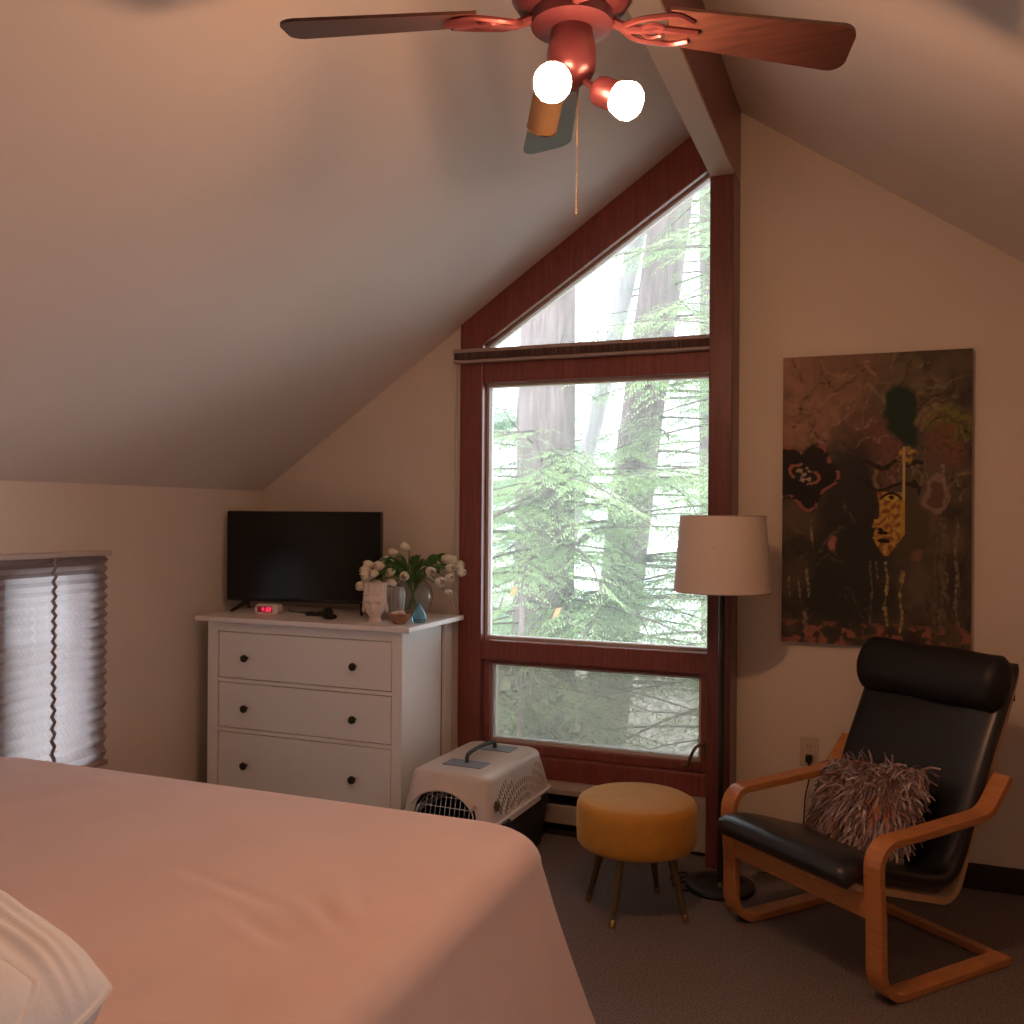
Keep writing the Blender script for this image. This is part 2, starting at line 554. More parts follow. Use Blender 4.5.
# ---- raised pleated shade across the transom
sh = thing('pleated_shade', 'taupe pleated shade raised up against the rail between upper and main panes', 'window shade', (-1.27, GY - .024, 2.125))
x0, x1 = -.583, .615
MB().box(x0, x1, -.045, -.002, .045, .063).build('head_rail', M['taupe'], sh, smooth=0, bevel=.003)
pl = MB()
def pleat_z(u, v):
    k = round(v * 22)
    return (x0 + .006 + u * (x1 - x0 - .012), -.047 + .008 * (k % 2), .014 + .032 * v)
pl.grid(pleat_z, 60, 23)
pl.build('gathered_pleats', M['pleat'], sh, smooth=0)
MB().box(x0, x1, -.045, -.002, 0, .013).build('bottom_rail', M['taupe'], sh, smooth=0, bevel=.003)
MB().tube(spline([(x0 + .012, -.02, .045), (x0 + .006, -.022, -.5), (x0 + .012, -.02, -.9), (x0 - .006, -.02, -1.08), (x0 + .016, -.03, -1.17)], 8), .0022, 6).build('lift_cord', M['stop'], sh)
MB().tube(spline([(x0 + .012, -.02, .045), (x0 + .02, -.022, -.5), (x0 - .004, -.02, -.95), (x0 + .03, -.02, -1.16)], 8), .0022, 6).build('lift_cord', M['stop'], sh)

# ---- pleated shade over the left window
bl = thing('pleated_shade', 'pinkish grey pleated shade lowered over the small window beside the bed', 'window shade', (XL, 2.37, .40))
by0, by1 = -.66, .598
MB().box(.004, .055, by0, by1, .848, .868).build('head_rail', M['stop'], bl, smooth=0, bevel=.003)
NP = 40
def pleat(u, v):
    k = round(v * NP)
    z = .018 + .830 * (v ** .86)
    return (.020 + (.022 if k % 2 else 0), by0 + .01 + u * (by1 - by0 - .02), z)
MB().grid(pleat, 30, NP + 1).build('pleated_fabric', M['blind'], bl, smooth=0)
MB().box(.010, .046, by0 + .005, by1 - .005, 0, .018).build('bottom_rail', M['taupe'], bl, smooth=0, bevel=.003)
for yy in (.31, -.35):
    cd = MB()
    for k in range(NP):
        za = .018 + .830 * ((k / NP) ** .86)
        zb = .018 + .830 * (((k + 1) / NP) ** .86)
        s_ = 1 if k % 2 else -1
        xx = .052
        cd.hexa([(xx, yy - .008 - .007 * s_, za), (xx + .003, yy - .008 - .007 * s_, za), (xx + .003, yy + .008 - .007 * s_, za), (xx, yy + .008 - .007 * s_, za),
                 (xx, yy - .008 + .007 * s_, zb), (xx + .003, yy - .008 + .007 * s_, zb), (xx + .003, yy + .008 + .007 * s_, zb), (xx, yy + .008 + .007 * s_, zb)])
    cd.build('ladder_tape', M['blindcord'], bl, smooth=0)

# ------------------------------------------------------------------ dresser
DZ = .959
dr = thing('dresser', 'white dresser with wide drawers and dark knobs in the left corner', 'dresser', (-2.33, 3.72, 0))
S = (-2.33, 3.72, 0)
MB().box(-2.874, -1.79, 3.425, 3.972, DZ - .022, DZ).build('top', M['white'], dr, smooth=0, bevel=.003, shift=S)
b = MB()
fy = 3.458
cl, cr_ = -2.826, -1.838
b.box(cl, cl + .056, fy, fy + .06, 0, DZ - .022)
b.box(cr_ - .048, cr_, fy, fy + .06, 0, DZ - .022)
b.box(cl, cl + .05, 3.872, 3.945, 0, DZ - .022)
b.box(cr_ - .05, cr_, 3.872, 3.945, 0, DZ - .022)
b.box(cl + .056, cr_ - .048, fy, fy + .06, .893, DZ - .022)
b.box(cl + .056, cr_ - .048, fy, fy + .03, .667, .683)
b.box(cl + .056, cr_ - .048, fy, fy + .03, .446, .462)
b.box(cl + .056, cr_ - .048, fy, fy + .04, .10, .135)
b.build('face_frame', M['white'], dr, smooth=0, bevel=.002, shift=S)
b = MB()
b.box(cl + .004, cl + .02, fy + .06, 3.872, .10, DZ - .022)
b.box(cl + .02, cr_ - .02, 3.925, 3.935, .10, DZ - .022)
b.build('carcass', M['white'], dr, smooth=0, shift=S)
MB().box(cr_ - .022, cr_ - .002, fy + .06, 3.835, .10, DZ - .022).build('side_panel', M['white'], dr, smooth=0, bevel=.002, shift=S)
MB().box(cr_ - .03, cr_ - .016, 3.835, 3.872, .10, DZ - .022).build('side_groove', M['groove'], dr, smooth=0, shift=S)
b = MB()
b.box(cl + .05, cr_ - .046, fy + .024, fy + .03, .135, .893)
b.build('drawer_reveal', M['groove'], dr, smooth=0, shift=S)
for (z0, z1) in ((.6865, .8895), (.4655, .6635), (.140, .4425)):
    d = MB().box(cl + .0605, cr_ - .052, fy + .004, fy + .022, z0, z1).build('drawer', M['white'], dr, smooth=0, bevel=.0015, shift=S)
    zk = (z0 + z1) / 2 - .008 if z0 > .4 else .304
    for xk in (-2.615, -2.063):
        k = MB()
        k.lathe([(.006, 0), (.006, .012), (.013, .016), (.017, .022), (.016, .029), (.009, .033), (0, .034)], 20, (xk, fy + .004, zk), axis=(0, -1, 0))
        k.build('knob', M['knob'], d, shift=S)

# ---- television, turned a little towards the bed
TA = math.radians(10.5)
tv = thing('television', 'black flat screen television standing on the white dresser', 'television', (-2.523, 3.757, DZ), TA)
MB().box(-.385, .385, -.008, .022, .046, .474).build('housing', M['tvblack'], tv, smooth=0, bevel=.004)
MB().box(-.378, .378, -.0095, -.0078, .060, .468).build('screen', M['tvscreen'], tv, smooth=0)
MB().box(-.26, .26, .022, .055, .09, .33).build('rear_cover', M['tvblack'], tv, smooth=0, bevel=.012)
for s_ in (-1, 1):
    xx = s_ * .285
    b = MB()
    b.tube([(xx, .0, .05), (xx + s_ * .015, -.03, .03), (xx + s_ * .035, -.085, .006)], [.010, .009, .006], 8)
    b.tube([(xx, .01, .05), (xx + s_ * .015, .04, .03), (xx + s_ * .035, .10, .006)], [.010, .009, .006], 8)
    b.build('foot', M['tvblack'], tv)

# ---- alarm clock
ac = thing('alarm_clock', 'small white digital alarm clock with glowing red digits', 'clock', (-2.622, 3.625, DZ), math.radians(12))
b = MB()
def cap_sec(w_, h_, n=8):
    pts = []
    for k in range(n + 1):
        a = PI / 2 + PI * k / n
        pts.append((-w_ / 2 + h_ * .35 * math.cos(a) , h_ / 2 + h_ / 2 * math.sin(a)))
    for k in range(n + 1):
        a = -PI / 2 + PI * k / n
        pts.append((w_ / 2 + h_ * .35 * math.cos(a), h_ / 2 + h_ / 2 * math.sin(a)))
    return pts
b.prism(cap_sec(.084, .047), -.022, .032)
b.build('body', M['whiteplastic'], ac, smooth=40, bevel=.003)
MB().box(-.043, .028, -.0245, -.0215, .010, .037).build('display', M['clockdark'], ac, smooth=0)
def seg7(b, x, segs, w_=.009, h_=.019, y=-.0262, z=.0135, t=.0024):
    q = {'a': (x, x + w_, z + h_ - t, z + h_), 'd': (x, x + w_, z, z + t), 'g': (x, x + w_, z + h_ / 2 - t / 2, z + h_ / 2 + t / 2),
         'f': (x, x + t, z + h_ / 2, z + h_), 'b': (x + w_ - t, x + w_, z + h_ / 2, z + h_), 'e': (x, x + t, z, z + h_ / 2), 'c': (x + w_ - t, x + w_, z, z + h_ / 2)}
    for c_ in segs:
        a0, a1, z0, z1 = q[c_]
        sk = lambda zz: (zz - z) * .25
        b.hexa([(a0 + sk(z0), y, z0), (a1 + sk(z0), y, z0), (a1 + sk(z0), y + .0015, z0), (a0 + sk(z0), y + .0015, z0),
                (a0 + sk(z1), y, z1), (a1 + sk(z1), y, z1), (a1 + sk(z1), y + .0015, z1), (a0 + sk(z1), y + .0015, z1)])
b = MB()
seg7(b, -.024, 'fgbc')
seg7(b, -.002, 'abcdef')
seg7(b, .0115, 'abcdef')
b.box(-.0085, -.0062, -.0262, -.0247, .018, .0205)
b.box(-.0075, -.0052, -.0262, -.0247, .026, .0285)
b.build('digits', M['digit'], ac, smooth=0)

# ---- two black gadgets
rc = thing('remote_control', 'slim black remote control lying behind the paddle shaped gadget on the dresser', 'remote control', (-2.36, 3.645, DZ), math.radians(4))
b = MB().box(-.065, .065, -.018, .018, .001, .019)
b.build('body', M['tvblack'], rc, smooth=40, bevel=.006, seg=3)
b = MB()
for k in range(6):
    for j in range(2):
        b.lathe([(.004, .019), (.004, .0205), (0, .0206)], 10, (-.05 + k * .014, -.007 + j * .014, 0))
b.build('button_pad', M['rubber'], rc, smooth=40)
gd = thing('paddle_gadget', 'black gadget with a round paddle end near the front edge of the dresser', 'gadget', (-2.275, 3.575, DZ), math.radians(-35))
MB().ball((.03, 0, .013), (.042, .031, .012), 24, 12).build('paddle', M['tvblack'], gd)
MB().tube(spline([(0, 0, .012), (-.05, .003, .014), (-.105, 0, .013)], 5), [.012] * 4 + [.009] * 7, 10).build('handle', M['tvblack'], gd)
cdl = tag(MB().tube(spline([(-2.385, 3.70, DZ + .005), (-2.44, 3.74, DZ + .004), (-2.5, 3.72, DZ + .004), (-2.58, 3.74, DZ + .004), (-2.64, 3.81, DZ + .004)], 8), .003, 6).build('cable', M['rubber']), 'thin black cable trailing under the television on the dresser top', 'cable')
mp_ = tag(MB().ball((-2.365, 3.72, DZ + .016), (.026, .02, .016), 16, 10).build('puck', M['tvblack']), 'small black rounded puck between the remote control and the television', 'gadget')

# ---- ceramic head
hd = thing('head_planter', 'pale ceramic head vase with a tall crown standing on the dresser', 'vase', (-2.035, 3.575, DZ), math.radians(16))
def head_r(a, z):
    """a: angle, 0 = facing the viewer (-y)."""
    t = z / .168
    if t < .12: r = .030 - .006 * (t / .12)
    elif t < .22: r = .024 + .012 * ((t - .12) / .10)
    elif t < .66: r = .036 + .013 * math.sin((t - .22) / .44 * PI * .62)
    elif t < .72: r = .048 + .004 * ((t - .66) / .06)
    else: r = .047 + .007 * ((t - .72) / .28)
    if .2 < t < .66:
        f = math.exp(-(a / .26) ** 2)
        r += f * .016 * math.exp(-((t - .40) / .055) ** 2)                       # nose
        r += f * .005 * math.exp(-((t - .50) / .06) ** 2)
        r += math.exp(-(a / .34) ** 2) * .008 * math.exp(-((t - .305) / .017) ** 2)   # lips
        r += math.exp(-(a / .34) ** 2) * .006 * math.exp(-((t - .245) / .022) ** 2)   # chin
        for s_ in (-1, 1):
            r -= .019 * math.exp(-((a - s_ * .46) / .20) ** 2) * math.exp(-((t - .475) / .035) ** 2)  # eyes
            r += .005 * math.exp(-((a - s_ * .46) / .14) ** 2) * math.exp(-((t - .470) / .014) ** 2)
            r += .004 * math.exp(-((a - s_ * .48) / .30) ** 2) * math.exp(-((t - .535) / .018) ** 2)  # brows
            r += .009 * math.exp(-((a - s_ * 1.5) / .16) ** 2) * math.exp(-((t - .43) / .11) ** 2)   # ears
        if abs(a) > 1.2: r += .003 * math.sin(a * 14) * math.sin(t * 60)
    elif t >= .66:
        r += .0018 * math.sin(a * 16)
    return r
hb = MB()
NA, NZ = 96, 70
def headfn(u, v):
    a = (u - .5) * 2 * PI
    z = .168 * v
    r = head_r(a, z)
    return (r * math.sin(a), -r * math.cos(a), z)
hb.grid(headfn, NA, NZ, cu=True)
hb.add([headfn(i / NA, 0) for i in range(NA)], [tuple(range(NA))])
hb.lathe([(.046, .168), (.042, .160), (0, .150)], 48)
hb.build('head', M['ceramic'], hd, smooth=60)
for s_ in (-1, 1):
    MB().ball((s_ * .051, .004, .055), (.007, .009, .018), 12, 8).build('earring', M['ceramic'], hd)

# ---- ribbed glass vase, round glass vase, bowl, blue bottle
rv = thing('ribbed_vase', 'narrow ribbed glass vase standing just right of the ceramic head', 'vase', (-1.985, 3.665, DZ))
def ribfn(rad):
    def f(u, v):
        a = u * 2 * PI
        r = rad(v) * (1 + .05 * math.cos(a * 12))
        return (r * math.cos(a), r * math.sin(a), .004 + .146 * v)
    return f
b = MB().grid(ribfn(lambda v: .026 + .018 * math.sin(v * PI * .8)), 72, 16, cu=True)
b.lathe([(.026, .004), (0, .004)], 24)
o_ = b.build('body', M['frostglass'], rv, smooth=60)
sd = o_.modifiers.new('wall', 'SOLIDIFY'); sd.thickness = .003
vz = thing('round_vase', 'round clear glass vase full of white tulips on the dresser', 'vase', (-1.985, 3.835, DZ))
def vase_prof():
    out = []
    for k in range(0, 21):
        a = -PI / 2 + .42 + (PI - .42 - .62) * k / 20
        out.append((.092 * math.cos(a), .088 + .092 * math.sin(a)))
    return out
pr = vase_prof()
outer = [(0, .002)] + [(pr[0][0] * .98, .002)] + pr + [(pr[-1][0] + .004, pr[-1][1] + .012)]
inner = [(r - .004 if r > .006 else r, z + (.006 if i < 2 else 0)) for i, (r, z) in enumerate(outer)][::-1]
MB().lathe(outer + inner, 48).build('body', M['clearglass'], vz, smooth=60)
bw = thing('bowl', 'small brown bowl in front of the round glass vase', 'bowl', (-1.893, 3.535, DZ))
MB().lathe([(0, 0), (.022, 0), (.030, .008), (.046, .028), (.052, .046), (.048, .046), (.040, .028), (.02, .010), (0, .008)], 32).build('body', M['bowl'], bw, smooth=60)
tag(MB().ball((-1.898, 3.535, DZ + .034), (.036, .036, .022), 16, 8).ball((-1.878, 3.522, DZ + .050), (.013, .016, .010), 10, 8).build('trinket', M['ceramic']), 'pale trinkets filling the small brown bowl', 'trinket')
bb = thing('blue_bottle', 'blue teardrop shaped glass ornament at the front right of the dresser top', 'ornament', (-1.835, 3.605, DZ))
MB().lathe([(0, 0), (.024, 0), (.031, .010), (.032, .024), (.026, .044), (.014, .062), (.006, .078), (.003, .090), (0, .093)], 32).build('body', M['blueglass'], bb, smooth=60)

# ---- tulips: positions about the vase mouth (dx, dy, dz above the dresser), label
VX, VY, VZ = -1.985, 3.835, DZ
TUL = [
    (-0.038, 0.025, 0.296, 'white tulip standing tallest near the middle of the bouquet'),
    (-0.082, 0.005, 0.283, 'white tulip second tallest, up beside the television edge'),
    (-0.084, -0.035, 0.252, 'white tulip in front of the television edge below the second tallest one'),
    (-0.077, -0.135, 0.234, 'white tulip lying sideways at the upper left of the bouquet'),
    (-0.139, -0.115, 0.235, 'white tulip highest of the far left cluster before the television'),
    (-0.139, -0.135, 0.209, 'white tulip outermost in the far left cluster before the television'),
    (-0.127, -0.145, 0.186, 'white tulip lowest of the far left cluster before the television'),
    (-0.095, -0.155, 0.201, 'white tulip innermost in the far left cluster before the television'),
    (-0.045, -0.095, 0.210, 'white tulip facing forward left of centre over the green leaves'),
    (0.024, -0.115, 0.197, 'white tulip facing forward in the centre of the bouquet'),
    (-0.081, -0.155, 0.160, 'white tulip leaning above the crown of the ceramic head'),
    (-0.022, -0.135, 0.162, 'white tulip hanging low left of centre above the ribbed vase'),
    (-0.109, -0.235, 0.152, 'white tulip lying across the left rim of the ceramic head'),
    (-0.036, -0.165, 0.131, 'white tulip drooping onto the mouth of the ribbed vase'),
    (0.049, -0.015, 0.230, 'white tulip right of centre upright over the round vase'),
    (0.102, -0.055, 0.215, 'white tulip just right of the upright one over the round vase'),
    (0.123, 0.045, 0.261, 'white tulip tallest on the right side of the bouquet'),
    (0.153, 0.045, 0.254, 'white tulip second from the top on the right of the bouquet'),
    (0.209, 0.025, 0.206, 'white tulip outermost on the right beside the window frame'),
    (0.176, 0.065, 0.235, 'white tulip right edge of the bouquet below the outermost one'),
    (0.185, -0.035, 0.227, 'white tulip in the middle of the right hand cluster'),
    (0.178, -0.115, 0.173, 'white tulip facing forward low on the right over the dark leaves'),
    (0.197, -0.065, 0.187, 'white tulip lowest in the right hand cluster against the wall'),
    (0.180, -0.035, 0.122, 'white tulip bud hanging lowest on the right beside the round vase'),
]
def tulip(dx, dy, dz, label, k):
    t = thing('tulip', label, 'flower', (VX, VY, VZ), 0, 'white tulips in the bouquet')
    tip = Vector((dx, dy, dz))
    a = math.atan2(dy, dx)
    rim = Vector((.036 * math.cos(a), .036 * math.sin(a), .170))
    low = Vector((-.03 * math.cos(a), -.03 * math.sin(a), .03))
    lift = Vector((dx * .62 + .012 * math.cos(a), dy * .62 + .012 * math.sin(a), .17 + (dz - .17) * .72 + .022))
    path = spline([low, rim, lift, tip], 7)
    d = (path[-1] - path[-3]).normalized()
    d = (d * .8 + Vector((dx * 1.5, -.30, .18))).normalized()
    MB().tube(path, .0028, 6).build('stem', M['stem'], t)
    # bloom: six petals closing to a point
    q = Vector((0, 0, 1)).rotation_difference(d)
    bl_ = MB()
    s_ = rnd.uniform(.92, 1.15) * (.75 if k == 23 else 1)
    ho = rnd.uniform(0, 1)
    for p in range(6):
        a0 = p * PI / 3 + ho
        lay = 1.0 if p % 2 else .92
        def pet(u, v):
            w_ = (u - .5) * 1.5 * math.sin(PI * min(1, v * .92 + .08)) ** .6
            r = (.006 + .016 * math.sin(PI * (v * .80 + .06))) * lay
            an = a0 + w_
            r2 = r * (1 - .10 * (abs(u - .5) * 2) ** 2)
            return tuple(q @ (Vector((r2 * math.cos(an), r2 * math.sin(an), .050 * v)) * s_) + tip)
        bl_.grid(pet, 5, 8)
    bl_.build('bloom', M['petal'], t, smooth=70)
    for q_ in range(2):
        lf = MB()
        an = a + rnd.uniform(-.7, .7)
        L_ = rnd.uniform(.10, .17)
        ux, uy = math.cos(an), math.sin(an)
        base = Vector((.028 * ux, .028 * uy, .160))
        hh = rnd.uniform(.04, .13)
        tw = rnd.uniform(-.6, .6)
        def leaf(u, v):
            w_ = .0105 * math.sin(PI * (v * .90 + .07)) ** .8 * (u - .5) * 2
            x = L_ * v * .85
            z = hh * math.sin(v * PI * .66) - .010 * (1 - abs(u - .5) * 2) + w_ * tw
            return (base.x + ux * x - uy * w_, base.y + uy * x + ux * w_, base.z + z)
        lf.grid(leaf, 5, 9)
        lf.build('leaf', M['tleaf'], t, smooth=70)
for k, (dx, dy, dz, lab) in enumerate(TUL):
    tulip(dx, dy, dz, lab, k)

# ------------------------------------------------------------------ pet carrier
pc = thing('pet_carrier', 'warm grey plastic pet carrier with a wire door beside the dresser', 'pet carrier', (-1.533, 3.575, 0), math.radians(-2.5))
CL, CW, CT = .325, .205, .150         # half length, half width at the flange, half width at the top
FZ, TZ = .240, .425
def shell(z0, z1, w0, w1, l0, l1, n=44, m=12, rc_=.07):
    """Rounded box side surface narrowing upward; returns function u,v."""
    def ring(hw, hl, r, u):
        per = [(hw - r, -hl), (hw, -hl + r), (hw, hl - r), (hw - r, hl), (-hw + r, hl), (-hw, hl - r), (-hw, -hl + r), (-hw + r, -hl)]
        cs = [(hw - r, -hl + r, -90), (hw - r, hl - r, 0), (-hw + r, hl - r, 90), (-hw + r, -hl + r, 180)]
        pts = []
        for (cx, cy, a0) in cs:
            for k in range(7):
                a = math.radians(a0 + 90 * k / 6)
                pts.append((cx + r * math.cos(a), cy + r * math.sin(a)))
        return pts
    return ring
ring = shell(0, 0, 0, 0, 0, 0)
def loft(levels, b):
    """levels: (z, hw, hl, r, yshift)"""
    P = []
    for (z, hw, hl, r, ys) in levels:
        P.append([(x, y + ys, z) for x, y in ring(hw, hl, r, 0)])
    n = len(P[0])
    vs = [p for q in P for p in q]
    fs = []
    for j in range(len(P) - 1):
        for i in range(n):
            i2 = (i + 1) % n
            fs.append((j * n + i, j * n + i2, (j + 1) * n + i2, (j + 1) * n + i))
    b.add(vs, fs)
    return P
b = MB()
lv = []
for k in range(9):
    t = k / 8
    e = t * PI / 2 * .55
    lv.append((FZ + .010 + (TZ - FZ - .040) * t, CW - .012 - (CW - .012 - CT - .022) * t ** 1.25, CL - .012 - .036 * t ** 1.3, .045, -.016 * t))
for k in range(1, 6):
    a = PI / 2 * k / 5
    lv.append((TZ - .030 + .030 * math.sin(a), CT + .022 - .030 * (1 - math.cos(a)), CL - .048 - .026 * (1 - math.cos(a)), .045, -.016))
P = loft(lv, b)
n = len(P[0])
b.add(P[-1], [tuple(range(n))])
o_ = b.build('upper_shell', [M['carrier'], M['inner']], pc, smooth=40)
# cut the door arch through the shell front
cut = MB()
arch = [(-.135, .02)] + [(.135 * math.cos(PI - PI * k / 16), .262 + .118 * math.sin(PI * k / 16)) for k in range(17)] + [(.135, .02)]
cut.prism(arch, -.45, -.20)
co = cut.build('door_cutter', M['void'], None, smooth=0)
def side_x(z):
    """half width of the upper shell at height z"""
    t = max(0, min(1, (z - FZ - .01) / (TZ - FZ - .04)))
    return CW - .012 - (CW - .012 - CT - .022) * t ** 1.25
# side slots: fans of arched rows, cut through the wall
slot = MB()
for row, rad in enumerate((.085, .122, .159, .196, .233)):
    ns_ = int(2.44 * rad * 1.02 / .0172)
    for k in range(ns_):
        a = math.radians(20 + 140 * k / (ns_ - 1))
        if row >= 3 and 62 < math.degrees(a) < 112: continue
        y = .02 + rad * 1.28 * math.cos(a)
        z = .212 + rad * .80 * math.sin(a)
        if not (FZ + .028 < z < TZ - .046) or abs(y) > CL - .085: continue
        for s_ in (1,):
            x = side_x(z)
            ca, sa_ = math.cos(a) * .45, 1.0
            l = math.hypot(ca, sa_); ca /= l; sa_ /= l
            hl, hw = .0120, .0052
            pts = []
            for (du, dv) in ((-hl, -hw), (-hl, hw), (hl, hw), (hl, -hw)):
                pts.append((y + du * ca - dv * sa_, z + du * sa_ + dv * ca))
            slot.prism(pts, x - .02, x + .03, 'x')
so = slot.build('slot_cutter', M['void'], None, smooth=0)
for c_ in (co, so):
    c_.parent = pc
bpy.context.view_layer.update()
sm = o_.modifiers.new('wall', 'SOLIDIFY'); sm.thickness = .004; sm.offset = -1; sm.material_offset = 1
for c_ in (co, so):
    bo = o_.modifiers.new('cut', 'BOOLEAN'); bo.object = c_; bo.operation = 'DIFFERENCE'; bo.solver = 'EXACT'
bpy.context.view_layer.update()
dg = bpy.context.evaluated_depsgraph_get()
me2 = bpy.data.meshes.new_from_object(o_.evaluated_get(dg))
if len(me2.vertices) < 1200:          # a failed cut: keep the uncut shell
    o_.modifiers.clear()
    me2 = o_.data
o_.modifiers.clear()
o_.data = me2
me2.set_sharp_from_angle(angle=math.radians(28))
for c_ in (co, so):
    bpy.data.objects.remove(c_)
b = MB()
loft([(FZ - .012, CW, CL, .05, 0), (FZ + .012, CW, CL, .05, 0), (FZ + .012, CW - .02, CL - .02, .04, 0), (FZ - .012, CW - .02, CL - .02, .04, 0), (FZ - .012, CW, CL, .05, 0)], b)
b.build('flange', M['carrier'], pc, smooth=40)
b = MB()
P = loft([(0, CW - .05, CL - .05, .05, 0), (.012, CW - .035, CL - .035, .05, 0), (.10, CW - .025, CL - .022, .05, 0), (FZ - .012, CW - .012, CL - .012, .05, 0),
          (FZ - .012, CW - .018, CL - .018, .045, 0), (.10, CW - .030, CL - .028, .045, 0), (.016, CW - .042, CL - .042, .045, 0)], b)
b.add(P[0], [tuple(range(len(P[0])))])
b.add(P[-1], [tuple(range(len(P[-1])))])
b.build('lower_shell', M['carrierdark'], pc, smooth=40)
for (yy, s_) in ((-.20, 1), (.20, 1), (-.20, -1), (.20, -1)):
    MB().box(s_ * CW - .008, s_ * CW + .010, yy - .035, yy + .035, FZ - .045, FZ + .006).build('clip', M['carrierdark'], pc, smooth=0, bevel=.004)
# brow over the door
b = MB()
def brow(u, v):
    a = PI * (.16 + .68 * u)
    r0 = .150
    return ((r0 + .008 * v) * math.cos(a), -.312 - .030 * (1 - v) + .03 * v, .252 + (.124 + .020 * v) * math.sin(a))
b.grid(brow, 20, 5)
o2 = b.build('door_brow', M['carrier'], pc, smooth=60)
sd = o2.modifiers.new('wall', 'SOLIDIFY'); sd.thickness = .006
# wire door
dw = MB()
def archz(x): return .240 + .105 * math.sqrt(max(0, 1 - (x / .128) ** 2))
pts = [(-.125, -.318, .05)] + [(.125 * math.cos(PI - PI * k / 14), -.318 + .028 * math.sin(PI * k / 14), .255 + .108 * math.sin(PI * k / 14)) for k in range(15)] + [(.125, -.318, .05)]
dw.tube(pts, .0035, 6, closed=True)
def door_y(z): return -.318 + .028 * max(0, (z - .255) / .108)
for k in range(1, 12):
    x = -.125 + .25 * k / 12
    zt = .255 + .108 * math.sqrt(max(0, 1 - (x / .125) ** 2))
    dw.tube([(x, -.318, .05), (x, -.318, .255), (x, door_y(zt), zt)], .0018, 5)
for k in range(1, 9):
    z = .05 + k * .036
    hw = .125 if z < .255 else .125 * math.sqrt(max(0, 1 - ((z - .255) / .108) ** 2))
    dw.tube([(-hw, door_y(z) - .003, z), (hw, door_y(z) - .003, z)], .0022, 5)
dw.build('wire_door', M['wire'], pc)
# handle and its recess plates
for yy in (-.13, .15):
    MB().box(-.085, .085, yy - .046, yy + .046, TZ - .001, TZ + .004).build('handle_plate', M['carrierblue'], pc, smooth=0, bevel=.002)
MB().tube(spline([(0, -.125, TZ + .004), (-.004, -.10, TZ + .034), (0, .02, TZ + .042), (.004, .12, TZ + .034), (0, .145, TZ + .004)], 6), .0085, 8).build('handle', M['carrierdark'], pc)
# wing nut on the near right corner
b = MB()
for k in range(6):
    a = k * PI / 3
    b.lathe([(0, -.002), (.009, -.002), (.009, .006), (0, .008)], 10, (side_x(.315) + .006, -.250 + .013 * math.cos(a), .315 + .013 * math.sin(a)), axis=(1, 0, .25))
b.build('latch_knob', M['brass'], pc)

# ------------------------------------------------------------------ stool
st = thing('stool', 'round mustard velvet stool on slim brass legs under the window', 'stool', (-.812, 3.328, 0))
prof = [(0, .245), (.17, .245), (.205, .249), (.214, .262), (.216, .30), (.216, .365), (.2145, .386), (.207, .402), (.192, .410), (.12, .415), (0, .417)]
MB().lathe(prof, 64).build('seat', M['yellow'], st, smooth=50)
for (fx, fy_) in ((-.997, 3.344), (-.852, 3.151), (-.776, 3.515), (-.624, 3.296)):
    dx, dy = (fx + .812), (fy_ - 3.328)
    p0 = Vector((dx, dy, 0)); p1 = Vector((dx * .66, dy * .66, .247))
    lg = MB().tube([p0.lerp(p1, .10), p0.lerp(p1, .5), p1], [.0095, .0125, .016], 12).build('leg', M['brass'], st)
    MB().tube([p0 + Vector((0, 0, .002)), p0.lerp(p1, .04), p0.lerp(p1, .12)], [.011, .0125, .0105], 12).build('ferrule', M['rim'], lg)

# ------------------------------------------------------------------ armchair
CA = math.radians(-40)
ch = thing('armchair', 'bentwood lounge armchair with black leather cushion facing the bed', 'armchair', (-.21, 3.184, 0), CA)
path = [(.545, .0135)] + [(.05, .0135)] + arc(.05, .1085, .095, -90, -180, 7)[1:] + [(-.047, .25), (-.058, .37)]
path += arc(.012, .402, .070, 180, 86, 8) + [(.20, .478), (.385, .487)] + arc(.402, .578, .09, -92, -44, 5)[1:] + [(.540, .598)]
ends = []
for s_ in (-1, 1):
    xi, xo = (.280, .340) if s_ > 0 else (-.340, -.280)
    sf = MB().strip(path, xi, xo, .025).build('side_frame', M['bent'], ch, smooth=30, bevel=.003)
    MB().lathe([(.018, 0), (.019, .012), (.012, .016)], 14, (s_ * .31, .03, -.0005)).build('glide', M['rubber'], sf)
    # seat rail (the L shaped bent strip under the cushion)
    sp = [(-.075, .335), (.05, .300), (.20, .255), (.30, .226)] + arc(.318, .298, .075, -98, -22, 6) + [(.42, .345), (.480, .48), (.548, .63), (.618, .78), (.670, .91)]
    sx = (.235, .272) if s_ > 0 else (-.272, -.235)
    MB().strip(sp, sx[0], sx[1], .022).build('seat_rail', M['birch'], ch, smooth=30, bevel=.002)
MB().box(-.28, .28, -.060, -.036, .245, .315).build('front_crossbar', M['bent'], ch, smooth=0, bevel=.004)
MB().box(-.28, .28, .508, .540, .003, .030).build('rear_crossbar', M['bent'], ch, smooth=0, bevel=.004)
MB().box(-.28, .28, .455, .475, .46, .505).build('back_crossbar', M['bent'], ch, smooth=0, bevel=.004)
MB().box(-.28, .28, -.030, -.006, .30, .325).build('seat_crossbar', M['birch'], ch, smooth=0, bevel=.004)
